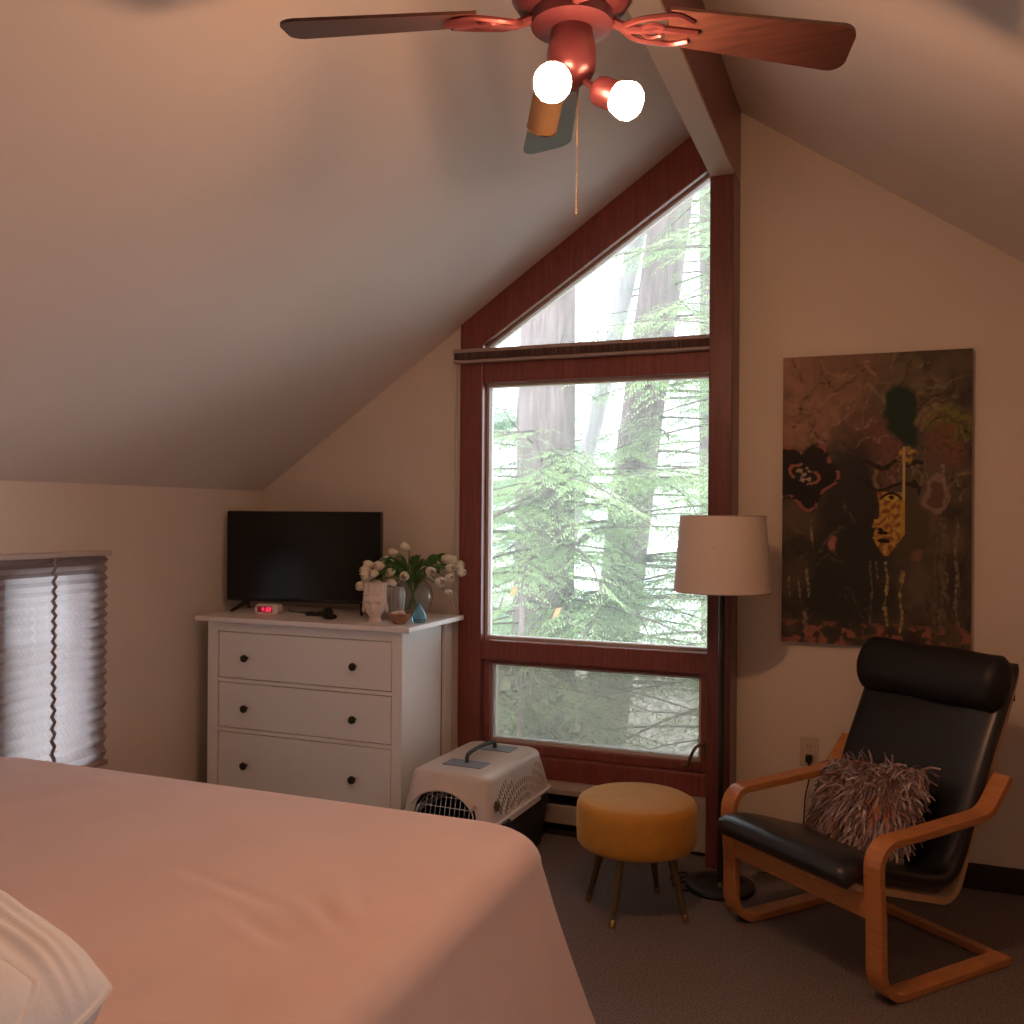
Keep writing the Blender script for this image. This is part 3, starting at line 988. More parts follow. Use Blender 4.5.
# cushion
mid = [(-.135, .345), (-.115, .374), (-.06, .380), (.05, .352), (.18, .312), (.28, .290), (.345, .300), (.395, .36), (.442, .47), (.510, .62), (.585, .77), (.650, .905), (.662, .945)]
mids = [(p.x, p.y) for p in spline([(y, z, 0) for y, z in mid], 5)]
def cush(u, v):
    m_ = len(mids)
    f_ = v * (m_ - 1); i = min(int(f_), m_ - 2); t = f_ - i
    y = mids[i][0] * (1 - t) + mids[i + 1][0] * t
    z = mids[i][1] * (1 - t) + mids[i + 1][1] * t
    a_, b_ = mids[max(i - 1, 0)], mids[min(i + 2, m_ - 1)]
    dy, dz = b_[0] - a_[0], b_[1] - a_[1]
    l = math.hypot(dy, dz); ny, nz = -dz / l, dy / l
    hw, ht = .278, .034
    a = 2 * PI * u
    c_, s_ = math.cos(a), math.sin(a)
    x = hw * (abs(c_) ** .22) * (1 if c_ > 0 else -1)
    th = ht * (abs(s_) ** .62) * (1 if s_ > 0 else -1)
    endk = min(1, min(v, 1 - v) * 18) ** .5
    th *= endk * (1 + .30 * math.exp(-((v - .06) / .06) ** 2))
    if s_ > 0:
        th += .006 * math.sin(x * 34 + 1.2 * math.sin(v * 9)) * math.exp(-((v - .60) / .22) ** 2) * (1 - (x / hw) ** 2)
        th -= .010 * (1 - (x / hw) ** 2) * math.exp(-((v - .38) / .12) ** 2)
    return (x, y + ny * th, z + nz * th)
b = MB().grid(cush, 72, 72, cu=True)
b.build('seat_cushion', M['leather'], ch, smooth=70)
b = MB()
def hr(u, v):
    a = 2 * PI * u
    x = -.300 + .60 * v
    k = min(1, (min(v, 1 - v) + 1e-6) * 14) ** .45
    rr = k * (1 + .03 * math.sin(x * 22))
    c_, s_ = math.cos(a), math.sin(a)
    py, pz = .070 * rr * c_, .098 * rr * s_
    tl = math.radians(-20)
    return (x, .588 + py * math.cos(tl) - pz * math.sin(tl), .880 + py * math.sin(tl) + pz * math.cos(tl))
b.grid(hr, 32, 40, cu=True)
b.build('headrest', M['leather2'], ch, smooth=70)
# black elastic holding the headrest
MB().box(-.26, .268, .650, .662, .82, .91).build('headrest_strap', M['leather2'], ch, smooth=0)

# ------------------------------------------------------------------ shaggy pillow
sp_ = thing('throw_pillow', 'shaggy mauve ribbon fringed throw pillow on the black armchair', 'pillow', (-.21 + .0, 3.184 + 0, 0), CA)
pm = Matrix.Translation((-.015, .280, .450)) @ Matrix.Rotation(math.radians(-6), 4, 'Z') @ Matrix.Rotation(math.radians(-9), 4, 'Y') @ Matrix.Rotation(math.radians(60), 4, 'X')
def pil(u, v, ex=.215, ey=.150, th=.060):
    x, y = (u - .5) * 2, (v - .5) * 2
    k = max(0, (1 - abs(x) ** 2.6)) ** .5 * max(0, (1 - abs(y) ** 2.6)) ** .5
    return x * ex, y * ey, th * k
b = MB()
for s_ in (1, -1):
    b.grid(lambda u, v: tuple(pm @ Vector((pil(u, v)[0], pil(u, v)[1], s_ * pil(u, v)[2]))), 20, 20)
b.build('pillow_body', M['cushion'], sp_, smooth=70)
fb = MB()
dn_l = (pm.to_3x3().inverted() @ Vector((0, 0, -1)))
for k in range(2900):
    u, v = rnd.random(), rnd.random()
    s_ = 1 if rnd.random() < .90 else -1
    x, y, z = pil(u, v)
    p = Vector((x, y, s_ * z))
    n_ = Vector((x * 2.2 + rnd.uniform(-.4, .4) * .3, y * 2.2, s_ * .22)).normalized()
    d = (n_ * .62 + dn_l * .95 + Vector((rnd.gauss(0, .42), rnd.gauss(0, .42), rnd.gauss(0, .18) + s_ * .10))).normalized()
    L_ = rnd.uniform(.035, .062)
    w_ = rnd.uniform(.0022, .0038)
    sd_ = d.cross(Vector((rnd.gauss(0, 1), rnd.gauss(0, 1), rnd.gauss(0, 1)))).normalized() * w_
    q1 = p + d * L_ * .55
    d2 = (d + dn_l * .45).normalized()
    q2 = q1 + d2 * L_ * .5
    r_ = rnd.random()
    near_cop = (x - .12) ** 2 + (y - .0) ** 2 < .0016
    fb.cur = 2 if (r_ < .035 or (near_cop and r_ < .6)) else (1 if r_ > .70 else 0)
    fb.add([pm @ a_ for a_ in (p - sd_, p + sd_, q1 + sd_, q1 - sd_, q2 + sd_ * .8, q2 - sd_ * .8)], [(0, 1, 2, 3), (3, 2, 4, 5)])
fo = fb.build('ribbon_fringe', [M['fr1'], M['fr2'], M['fr3']], sp_, smooth=0)
fo['kind'] = 'stuff'

# ------------------------------------------------------------------ floor lamp
fl = thing('floor_lamp', 'floor lamp with a white drum shade and black base by the post', 'lamp', (-.563, 3.653, 0))
MB().lathe([(0, .002), (.128, .002), (.132, .010), (.128, .020), (.10, .024), (.094, .016), (.03, .018), (.022, .030), (0, .032)], 48).build('base', M['black'], fl, smooth=40)
MB().lathe([(.0115, .028), (.0115, 1.16), (.008, 1.17), (.008, 1.22), (.016, 1.225), (.018, 1.26), (0, 1.262)], 16).build('pole', M['black'], fl, smooth=50)
b = MB()
b.lathe([(.1835, 1.138), (.1615, 1.428), (.1600, 1.428), (.1820, 1.138), (.1835, 1.138)], 64)
sh_ = b.build('lamp_shade', M['shade'], fl, smooth=50)
for nm_, r_, z_ in (('upper_ring', .1608, 1.4275), ('lower_ring', .1828, 1.1385)):
    rg = MB()
    rg.tube([(r_ * math.cos(2 * PI * k / 48), r_ * math.sin(2 * PI * k / 48), z_) for k in range(48)], .0022, 6, closed=True)
    rg.build(nm_, M['taupe'], sh_)
for k in range(3):
    a = 2 * PI * k / 3 + .5
    MB().tube([(.012 * math.cos(a), .012 * math.sin(a), 1.225), (.1735 * math.cos(a), .1735 * math.sin(a), 1.31)], .002, 6).build('spider_arm', M['taupe'], sh_)
tag(MB().tube(spline([(-.66, 3.70, .006), (-.69, 3.66, .004), (-.735, 3.64, .004), (-.76, 3.70, .004), (-.72, 3.75, .004), (-.70, 3.70, .012), (-.74, 3.62, .008), (-.70, 3.57, .004), (-.66, 3.58, .004)], 8), .0035, 6).build('lamp_cord', M['rubber']),
    'black cord coiled on the carpet beside the floor lamp base', 'cord')

# ------------------------------------------------------------------ outlet, plug, cord
ol = thing('wall_outlet', 'ivory double outlet on the wall behind the armchair', 'outlet', (-.264, GY, .468))
MB().box(-.037, .037, -.007, 0, -.058, .058).build('cover_plate', M['plate'], ol, smooth=0, bevel=.002)
for zz in (.022, -.022):
    b = MB().lathe([(.0165, 0), (.0165, .003), (0, .003)], 20, (0, -.007, zz), axis=(0, -1, 0))
    r_ = b.build('receptacle', M['plate'], ol, smooth=40)
    MB().box(-.007, -.005, -.0108, -.0098, zz - .004, zz + .006).box(.005, .007, -.0108, -.0098, zz - .004, zz + .006).build('slot', M['void'], r_, smooth=0)
pg = thing('power_cord', 'dark cord with a plug in the lower socket of the wall outlet', 'cord', (-.264, GY - .0112, .445))
MB().box(-.013, .013, -.03, 0, -.016, .012).build('plug', M['rubber'], pg, smooth=0, bevel=.004)
MB().tube(spline([(0, -.02, -.014), (.004, -.03, -.07), (-.012, -.03, -.16), (-.02, -.03, -.28), (-.05, -.05, -.40), (-.10, -.12, -.4305), (-.18, -.20, -.4305)], 8), .0032, 6).build('cable', M['rubber'], pg)

# ------------------------------------------------------------------ painting
PW0, PW1, PZ0, PZ1 = -.375, .327, .914, 2.078
pt = thing('painting', 'dark abstract canvas with a golden half face hung above the armchair', 'painting', ((PW0 + PW1) / 2, GY, PZ0))
pw, ph = PW1 - PW0, PZ1 - PZ0
MB().box(-pw / 2, pw / 2, -.030, -.001, 0, ph).build('canvas_edge', mat('canvas_edge_paint', (.09, .075, .06), .6, var=.3, vscale=14), pt, smooth=0)
def fbm(x, y, s=1.0, o=4, z=0.0):
    return noise.fractal(Vector((x * s, y * s, z)), 1.0, 2.0, o, noise_basis='PERLIN_ORIGINAL')
def mixc(a, b_, t):
    t = max(0, min(1, t))
    return tuple(p * (1 - t) + q * t for p, q in zip(a, b_))
def ell(u, v, cu, cv, ru, rv, soft=.25):
    d = math.hypot((u - cu) / ru, (v - cv) / rv)
    return max(0, min(1, (1 - d) / soft + .5))
STROKES = []
for _k in range(130):
    _x, _y = rnd.uniform(0, 1), rnd.uniform(0, .5) if _k < 90 else rnd.uniform(.5, 1)
    _a = rnd.uniform(0, PI)
    _lit = rnd.random()
    _col = (.045, .038, .032) if _lit < .45 else ((.44, .26, .17) if _x < .5 else (.32, .25, .13))
    if _y > .5: _col = (.05, .045, .04) if _lit < .6 else (.17, .13, .09)
    STROKES.append((_x, _y, math.cos(_a), math.sin(_a), rnd.uniform(.03, .11), rnd.uniform(.005, .016), _col))
def paint(u, v):
    wx, wy = fbm(u, v * 1.6, 5, 4, 1.3) * .05, fbm(u, v * 1.6, 5, 4, 7.7) * .05
    x, y = u + wx, v + wy
    n1, n2, n3 = fbm(u, v * 1.6, 6, 5, 0), fbm(u, v * 1.6, 16, 4, 3), fbm(u, v * 1.6, 40, 3, 5)
    c = mixc((.070, .060, .052), (.15, .115, .085), .45 + n1 * .9)
    c = mixc(c, (.42, .23, .145), ell(x, y, .06, .10, .40, .24, .8) * (.75 + n2 * .5))
    c = mixc(c, (.26, .15, .10), ell(x, y, .38, .05, .22, .12, .6) * (.6 + n2))
    c = mixc(c, (.20, .15, .09), ell(x, y, .70, .12, .22, .12, .8) * (.7 + n2))
    c = mixc(c, (.23, .105, .08), ell(x, y, .50, .34, .15, .11, .5) * (.75 + n3))
    c = mixc(c, (.24, .21, .07), ell(x, y, .87, .24, .10, .055, .5) * (.8 + n3))
    c = mixc(c, (.26, .12, .07), ell(x, y, .84, .33, .09, .05, .6) * (.7 + n3))
    c = mixc(c, (.16, .12, .085), ell(x, y, .78, .48, .10, .16, .6))
    c = mixc(c, (.045, .045, .042), ell(x, y, .38, .55, .16, .28, .6))
    c = mixc(c, (.045, .052, .044), ell(x, y, .35, .80, .24, .18, .7))
    # broad strokes
    for (cu, cv, r0, w_, a0, a1) in ((.27, .16, .13, .010, -40, 60), (.40, .25, .16, .012, 200, 300), (.62, .10, .2, .010, 20, 100), (.30, .05, .2, .012, 60, 130), (.80, .10, .13, .010, -20, 90)):
        dx, dy = (x - cu), (y - cv) * 1.65
        d = abs(math.hypot(dx, dy) - r0)
        a = math.degrees(math.atan2(dy, dx)) % 360
        if (a - a0) % 360 < (a1 - a0) % 360:
            c = mixc(c, (.05, .04, .035) if cu > .5 else (.36, .20, .14), max(0, 1 - d / w_) * .8)
    for (sx, sy, ca_, sa_, ln_, wd_, col_) in STROKES:
        ax_, ay_ = x - sx, (y - sy) * 1.6
        t_ = ax_ * ca_ + ay_ * sa_
        if -ln_ < t_ < ln_:
            d_ = abs(-ax_ * sa_ + ay_ * ca_ + 1.5 * t_ * t_)
            if d_ < wd_: c = mixc(c, col_, (1 - d_ / wd_) * (.6 + n3))
    # dark round flower on the left
    dx, dy = u + wx * .35 - .12, (v + wy * .35 - .415) * 1.62
    d = math.hypot(dx, dy); a = math.atan2(dy, dx)
    pr_ = .19 + .025 * math.sin(a * 5 + .7)
    if d < pr_:
        c = mixc(c, (.028, .026, .026), min(1, (pr_ - d) / .02))
        if abs(d - pr_ + .018) < .010 and n2 > .0: c = (.34, .13, .10)
        if abs(d - .075 - .012 * math.sin(a * 4)) < .009 and math.sin(a * 2 + .5) > -.2: c = (.38, .15, .10)
        if d < .05 and n3 > .12: c = (.45, .36, .24)
    # dark green oval
    c = mixc(c, (.028, .055, .038), ell(x, y, .655, .215, .082, .10, .3))
    # head: brow band, cheek, gold half face
    c = mixc(c, (.105, .085, .055), ell(x, y, .66, .56, .125, .145, .25))
    for vv in (.385, .455):
        d = abs(y - (vv + .10 * (x - .58) ** 2 * 4 - .02))
        if .42 < x < .76 and d < .008: c = (.04, .032, .028)
    prof = .512 + .018 * math.sin((v - .47) * 26) - (.020 if .565 < v < .595 else 0)
    prof += max(0, v - .63) * .9
    if prof < u < .662 and .475 < v < .69 - max(0, u - .58) * .9:
        g = .5 + n3 * 1.3
        c = mixc((.30, .115, .045), (.62, .40, .09), g)
        if u > .638: c = mixc(c, (.60, .40, .06), .75)
    if abs(u - .655) < .006 and .32 < v < .50: c = (.62, .48, .22)
    c = mixc(c, (.58, .38, .10), ell(x, y, .655, .34, .05, .03, .5) * (.5 + n3 * 1.6))
    # eye, mouth
    if ell(u, v, .592, .492, .040, .012, .3) > .5: c = (.66, .50, .10)
    if abs(v - (.478 + (u - .59) ** 2 * 6)) < .005 and .53 < u < .65: c = (.03, .025, .02)
    if ell(u, v, .592, .492, .014, .008, .3) > .5: c = (.06, .04, .02)
    for (cu, cv, ru, rv) in ((.545, .612, .045, .007), (.55, .640, .040, .008), (.53, .60, .02, .006)):
        if ell(x, v, cu, cv, ru, rv, .3) > .5: c = (.025, .02, .018)
    # ear loop
    dx, dy = (x - .845), (y - .475) * .82
    d = math.hypot(dx, dy)
    if abs(d - .055) < .010: c = mixc(c, (.33, .22, .16), .8)
    if d < .040: c = mixc(c, (.17, .09, .07), .8)
    # flecks along the lower edge and small accents
    if v > .92 and n2 > .05: c = mixc(c, (.36, .15, .10), min(1, n2 * 4) * ell(u, v, u, .975, 1, .05, .8))
    c = mixc(c, (.45, .20, .15), ell(x, y, .305, .655, .022, .022, .5))
    c = mixc(c, (.28, .14, .10), ell(x, y, .72, .70, .035, .025, .6) * .8)
    # drips of paint
    for (cu, v0, v1, w_, col) in ((.488, .71, .95, .006, (.22, .18, .13)), (.520, .71, .77, .005, (.26, .20, .14)), (.568, .71, .93, .007, (.52, .40, .14)),
                                  (.645, .74, .95, .008, (.50, .38, .14)), (.86, .38, .52, .006, (.36, .27, .17)), (.86, .56, .93, .018, (.20, .16, .10)),
                                  (.925, .56, .92, .008, (.30, .23, .14)), (.82, .62, .95, .008, (.17, .13, .09)), (.045, .77, .84, .006, (.42, .34, .22)),
                                  (.10, .78, .86, .006, (.36, .29, .20)), (.145, .74, .84, .006, (.44, .34, .20)), (.165, .57, .66, .006, (.42, .30, .20)), (.135, .88, .96, .012, (.34, .22, .16))):
        if v0 < v < v1 and abs(u - cu + .006 * math.sin(v * 40 + cu * 20)) < w_ * (1 + n2): c = mixc(c, col, .55 + n3 * .9)
    return tuple(max(0, q * .86 - .012) for q in c)
NU, NV = 210, 348
b = MB().grid(lambda u, v: (-pw / 2 + pw * u, -.0305, ph * v), NU, NV)
m = mat('painted_canvas', (.1, .1, .1), .5, bump=.10, bscale=220, spec=.25)
at = m.node_tree.nodes.new('ShaderNodeAttribute')
at.attribute_name = 'paint'
m.node_tree.links.new(at.outputs['Color'], m.node_tree.nodes['Principled BSDF'].inputs['Base Color'])
po = b.build('painted_face', m, pt, smooth=0)
ca = po.data.color_attributes.new('paint', 'FLOAT_COLOR', 'POINT')
buf = []
for vtx in po.data.vertices:
    c_ = paint(vtx.co.x / pw + .5, 1 - vtx.co.z / ph)
    buf += [max(0, c_[0]), max(0, c_[1]), max(0, c_[2]), 1.0]
ca.data.foreach_set('color', buf)

# ------------------------------------------------------------------ bed
bx0, bx1, bY0, bY1, BZ = -2.785, -.785, -.10, 2.335, .625
bd = thing('bed', 'wide bed along the left wall under a peach bedspread', 'bed', ((bx0 + bx1) / 2, (bY0 + bY1) / 2, 0))
SB = ((bx0 + bx1) / 2, (bY0 + bY1) / 2, 0)
MB().box(bx0 + .05, bx1 - .06, bY0 + .05, bY1 - .06, .30, BZ - .03).build('mattress', M['mattress'], bd, smooth=40, bevel=.05, seg=3, shift=SB)
MB().box(bx0 + .06, bx1 - .07, bY0 + .06, bY1 - .07, .10, .295).build('box_spring', M['mattress'], bd, smooth=0, bevel=.02, shift=SB)
for px in (bx0 + .12, bx1 - .14):
    for py in (bY0 + .12, bY1 - .14):
        MB().box(px - .03, px + .03, py - .03, py + .03, 0, .10).build('leg', M['darkwood'], bd, smooth=0, shift=SB)
MB().prism([(bx0 + .02, .10), (bx1 - .02, .10), (bx1 - .02, 1.05), (bx0 + .02, 1.05)], bY0 - .07, bY0 - .01).build('headboard', M['darkwood'], bd, smooth=0, bevel=.01, shift=SB)
# bedspread: rounded rectangle rings running from the middle of the bed out and down
def bring(off, z, rcorner, wob):
    hw, hl = (bx1 - bx0) / 2 + off, (bY1 - bY0) / 2 + off
    r = rcorner
    pts = []
    def side(p, q, n):
        for k in range(n):
            t = k / n
            pts.append((p[0] + (q[0] - p[0]) * t, p[1] + (q[1] - p[1]) * t))
    def corner(cx, cy, a0, n=14):
        for k in range(n):
            a = math.radians(a0 + 90 * k / n)
            pts.append((cx + r * math.cos(a), cy + r * math.sin(a)))
    side((hw, -hl + r), (hw, hl - r), 70); corner(hw - r, hl - r, 0)
    side((hw - r, hl), (-hw + r, hl), 60); corner(-hw + r, hl - r, 90)
    side((-hw, hl - r), (-hw, -hl + r), 70); corner(-hw + r, -hl + r, 180)
    side((-hw + r, -hl), (hw - r, -hl), 60); corner(hw - r, -hl + r, 270)
    out = []
    for k, (x, y) in enumerate(pts):
        w_ = wob * (math.sin(k * .21) + .5 * math.sin(k * .47 + 1))
        l = math.hypot(x, y)
        out.append((x + SB[0] + w_ * x / l, y + SB[1] + w_ * y / l, z))
    return out
rings = []
for k in range(9):
    a = PI / 2 * k / 8
    rr = .085
    rings.append(bring(-rr + rr * math.sin(a), BZ - rr + rr * math.cos(a), .13, 0))
for k in range(1, 12):
    t = k / 11
    rings.append(bring(.145 * t ** 1.12, BZ - .085 - (BZ - .085 - .03) * t, .12 + .05 * t, .012 * t))
vs = [p for r_ in rings for p in r_]
n = len(rings[0])
# crown of the top: gentle hills and the creases pressed into it
top = []
fs = []
for j in range(len(rings) - 1):
    for i in range(n):
        i2 = (i + 1) % n
        fs.append((j * n + i, j * n + i2, (j + 1) * n + i2, (j + 1) * n + i))
b = MB().add(vs, fs)
# top grid
ix0, ix1, iy0, iy1 = bx0 + .085, bx1 - .085, bY0 + .085, bY1 - .085
def topz(x, y):
    e = min(1, min(x - ix0, ix1 - x, y - iy0, iy1 - y) / .12)
    e = max(0, e)
    z = .010 * noise.noise(Vector((x * 2.1, y * 2.1, 0))) + .0045 * noise.noise(Vector((x * 5, y * 5, 3)))
    for (cx, cy, an, ln, dp) in ((-1.02, 1.62, 2.5, .10, .010), (-1.10, 1.52, 2.7, .09, .009), (-1.0, 1.70, 2.2, .07, .007), (-1.28, 1.66, 2.9, .16, .006)):
        dx, dy = x - cx, y - cy
        s1 = dx * math.cos(an) + dy * math.sin(an)
        s2 = -dx * math.sin(an) + dy * math.cos(an)
        z -= dp * math.exp(-(s1 / ln) ** 2 - (s2 / .018) ** 2)
        z += dp * .7 * math.exp(-(s1 / ln) ** 2 - ((s2 - .035) / .02) ** 2)
    return BZ + z * e
def topfn(u, v):
    x, y = ix0 + (ix1 - ix0) * u, iy0 + (iy1 - iy0) * v
    # squash the grid edge onto the first ring's rounded corners
    r = .045
    cx, cy = max(ix0 + r, min(ix1 - r, x)), max(iy0 + r, min(iy1 - r, y))
    d = math.hypot(x - cx, y - cy)
    if d > r: x, y = cx + (x - cx) * r / d, cy + (y - cy) * r / d
    return (x, y, topz(x, y))
b.grid(topfn, 150, 170)
spd = b.build('bedspread', M['spread'], None, smooth=75)
tag(spd, 'peach woven bedspread draped over the wide bed in the foreground', 'bedspread')

# ------------------------------------------------------------------ pillows
def pillow(name, label, loc, rot, ex, ey, th, ruch, m_):
    mt = Matrix.Translation(loc) @ Matrix.Rotation(rot[2], 4, 'Z') @ Matrix.Rotation(rot[1], 4, 'Y') @ Matrix.Rotation(rot[0], 4, 'X')
    b = MB()
    for s_ in (1, -1):
        def f(u, v):
            x, y = (u - .5) * 2, (v - .5) * 2
            k = max(0, (1 - abs(x) ** 3.6)) ** .5 * max(0, (1 - abs(y) ** 3.6)) ** .5
            sc = 1 - .13 * (abs(x) * abs(y)) ** 2.2
            z = th * k
            if ruch: z += k * ruch * (math.sin((y * ey * 200) + 2.6 * noise.noise(Vector((x * 2.5, y * 4, 1)))) * (.5 + .5 * noise.noise(Vector((x * 3, y * 3, 9))) + .3))
            z += k * .010 * noise.noise(Vector((x * 3, y * 3, 4 + s_)))
            return tuple(mt @ Vector((x * ex * sc, y * ey * sc, s_ * z)))
        b.grid(f, 110, 110)
    t = thing(name, label, 'pillow', (loc[0], loc[1], BZ))
    b.build('pillow_cover', m_, t, smooth=75, shift=(loc[0], loc[1], BZ))
    pp_ = MB()
    pts = []
    for k in range(120):
        a = 2 * PI * k / 120
        c_, s_ = math.cos(a), math.sin(a)
        x = (abs(c_) ** .35) * (1 if c_ > 0 else -1)
        y = (abs(s_) ** .35) * (1 if s_ > 0 else -1)
        mxx = max(abs(x), abs(y)); x /= mxx; y /= mxx
        sc = 1 - .13 * (abs(x) * abs(y)) ** 2.2
        pts.append(mt @ Vector((x * ex * sc, y * ey * sc, 0)))
    pp_.tube(pts, .006, 6, closed=True)
    pp_.build('piping', m_, t, shift=(loc[0], loc[1], BZ))
    return t
pillow('bed_pillow', 'white ruched pillow leaning at the lower left corner of the bed', (-1.355, .85, .745), (math.radians(10), math.radians(2), math.radians(-12)), .38, .265, .105, .0065, M['pillow'])
pillow('bed_pillow', 'smooth white pillow in front of the ruched pillow, mostly out of view', (-1.205, .645, .805), (math.radians(20), 0, math.radians(3)), .33, .21, .085, 0, M['pillow'])

# ------------------------------------------------------------------ ceiling fan
FX, FY, FZh = -.605, 1.865, 1.0 + H
fan = thing('ceiling_fan', 'dark wooden ceiling fan with lit spotlights hanging from the ridge beam', 'ceiling fan', (FX, FY, 2.805))
def fp(x, y, z): return (x, y, z + FZh - 2.805)      # local coords with z=0 at the blade plane
z0 = FZh - 2.805
MB().lathe([(.075, 0), (.072, -.03), (.045, -.055), (.018, -.062), (0, -.062)], 32).build('canopy', M['fanmetal'], fan, smooth=50)
MB().lathe([(.013, -.05), (.013, z0 + .17)], 16).build('downrod', M['fanmetal'], fan, smooth=50)
MB().lathe([(.02, z0 + .18), (.055, z0 + .175), (.105, z0 + .155), (.125, z0 + .125), (.127, z0 + .075), (.11, z0 + .050), (.085, z0 + .040), (.085, z0 + .015), (.06, z0 + .008), (0, z0 + .005)], 48).build('motor_housing', M['fanmetal'], fan, smooth=40)
MB().lathe([(.042, z0 + .012), (.046, z0 - .01), (.052, z0 - .04), (.050, z0 - .075), (.040, z0 - .095), (.022, z0 - .105), (.010, z0 - .12), (0, z0 - .122)], 32).build('switch_housing', M['fanmetal'], fan, smooth=40)
T0 = 1.997
for k in range(4):
    a = T0 + k * PI / 2 - PI / 2 * 0
    ca_, sa_ = math.cos(a), math.sin(a)
    pitch = math.radians(-13)
    droop = .045
    def bl_pt(r, w_, t):
        # radial r, across w_, thickness t
        y = w_ * math.cos(pitch)
        z = w_ * math.sin(pitch) + t + .03 - droop * (r - .10) / .49
        return (r * ca_ - y * sa_, r * sa_ + y * ca_, z0 + z)
    out = []
    for q in range(9):
        out.append((.205 + 0 * q, -.050 + .100 * q / 8))
    prof_ = []
    # outline of the blade, clockwise from root
    root_w, tip_w, r0_, r1_ = .050, .066, .200, .595
    prof_ += [(r0_, -root_w), (r0_, root_w)]
    for q in range(1, 12): prof_.append((r0_ + (r1_ - .03 - r0_) * q / 12, root_w + (tip_w - root_w) * q / 12))
    for q in range(7):
        an = PI / 2 - PI / 2 * q / 6
        prof_.append((r1_ - .034 + .034 * math.cos(an), tip_w - .034 + .034 * math.sin(an)))
    for q in range(7):
        an = 0 - PI / 2 * q / 6
        prof_.append((r1_ - .006 - .034 + .034 * math.cos(an), -tip_w + .034 + .034 * math.sin(an)))
    for q in range(11, 0, -1): prof_.append((r0_ + (r1_ - .03 - r0_) * q / 12, -root_w - (tip_w - root_w) * q / 12))
    n_ = len(prof_)
    b = MB()
    vs = [bl_pt(r, w_, 0) for r, w_ in prof_] + [bl_pt(r, w_, .007) for r, w_ in prof_]
    b.add(vs, [tuple(range(n_ - 1, -1, -1)), tuple(range(n_, 2 * n_))] + [(i, (i + 1) % n_, (i + 1) % n_ + n_, i + n_) for i in range(n_)])
    blade = b.build('blade', M['fanwood'], fan, smooth=0)
    br = MB()
    br.tube([bl_pt(.075, 0, .0), bl_pt(.12, .0, -.014), bl_pt(.17, .0, -.008)], [.012, .010, .009], 8)
    for s_ in (-1, 1):
        br.tube(spline([bl_pt(.10, 0, -.012), bl_pt(.135, s_ * .026, -.012), bl_pt(.175, s_ * .036, -.008), bl_pt(.215, s_ * .040, -.004), bl_pt(.25, s_ * .026, -.004)], 5), .0065, 6)
        br.tube(spline([bl_pt(.14, 0, -.012), bl_pt(.165, s_ * .018, -.012), bl_pt(.19, s_ * .012, -.008), bl_pt(.18, s_ * .002, -.008)], 5), .005, 6)
    br.tube([bl_pt(.17, 0, -.006), bl_pt(.265, 0, -.004)], .008, 8)
    br.build('blade_bracket', M['fanscroll'], blade)
# three adjustable spots: two lit ones face the room, the amber one points to the window
def spot(aim, pos, lit):
    aim = Vector(aim).normalized()
    pos = Vector(pos)                      # centre of the bulb face
    base = Vector((0, 0, z0 - .06))
    b = MB()
    neck = pos - aim * .095
    b.tube(spline([base + (neck - base) * .12, base.lerp(neck, .6) + Vector((0, 0, -.006)), neck], 5), .007, 8)
    arm = b.build('spot_arm', M['fanmetal'], fan)
    c = MB()
    o_ = pos - aim * .10
    L_ = .060 if lit else .098
    R_ = .031 if lit else .034
    c.lathe([(0, 0), (.016, .001), (R_ * .9, .012), (R_, .025), (R_, L_), (R_ - .003, L_), (R_ - .003, .03), (0, .028)], 32, o_, axis=aim)
    c.build('spot_can', M['fanmetal'] if lit else M['spotcan'], arm, smooth=40)
    if not lit:
        MB().lathe([(R_ + .001, L_ - .003), (R_ + .0015, L_), (R_ - .003, L_ + .001), (R_ - .003, L_ - .003), (R_ + .001, L_ - .003)], 32, o_, axis=aim).build('rim', M['rim'], arm, smooth=40)
        MB().lathe([(.012, .03), (.026, .065), (.028, .078), (.018, .085), (0, .087)], 24, o_, axis=aim).build('bulb', M['frostglass'], arm, smooth=60)
    else:
        MB().lathe([(.026, .045), (.030, .060), (.0355, .074), (.038, .086), (.036, .097), (.028, .107), (.016, .113), (0, .115)], 16, o_, axis=aim).build('bulb', M['bulb'], arm, smooth=60)
def loc_of(p): return (p[0] - FX, p[1] - FY, p[2] - 2.805)
spot((.18, -.92, -.34), loc_of((-.604, 1.735, 2.274)), True)
spot((.90, -.12, -.50), loc_of((-.472, 1.86, 2.264)), True)
spot((-.45, .70, -.66), loc_of((-.715, 1.99, 2.295)), False)
b = MB()
zc = z0 - .10
px_, py_ = loc_of((-.603, 1.90, 0))[:2]
b.tube([(px_ * .3, py_ * .5, z0 - .085), (px_, py_, z0 - .10), (px_, py_, z0 - .22)], .0012, 5)
for k in range(24):
    b.ball((px_, py_, z0 - .225 - k * .006), .0022, 6, 4)
b.build('pull_chain', M['rim'], fan)

# ------------------------------------------------------------------ outdoors
gd_ = MB()
gd_.grid(lambda u, v: (-26 + 40 * u, 4.4 + 24 * v, -2.7 + .25 * noise.noise(Vector((u * 9, v * 7, 0))) - .012 * (24 * v) ** 1.2), 40, 30)
g_ = gd_.build('ground', M['ground'], None, smooth=60)
struct(g_)

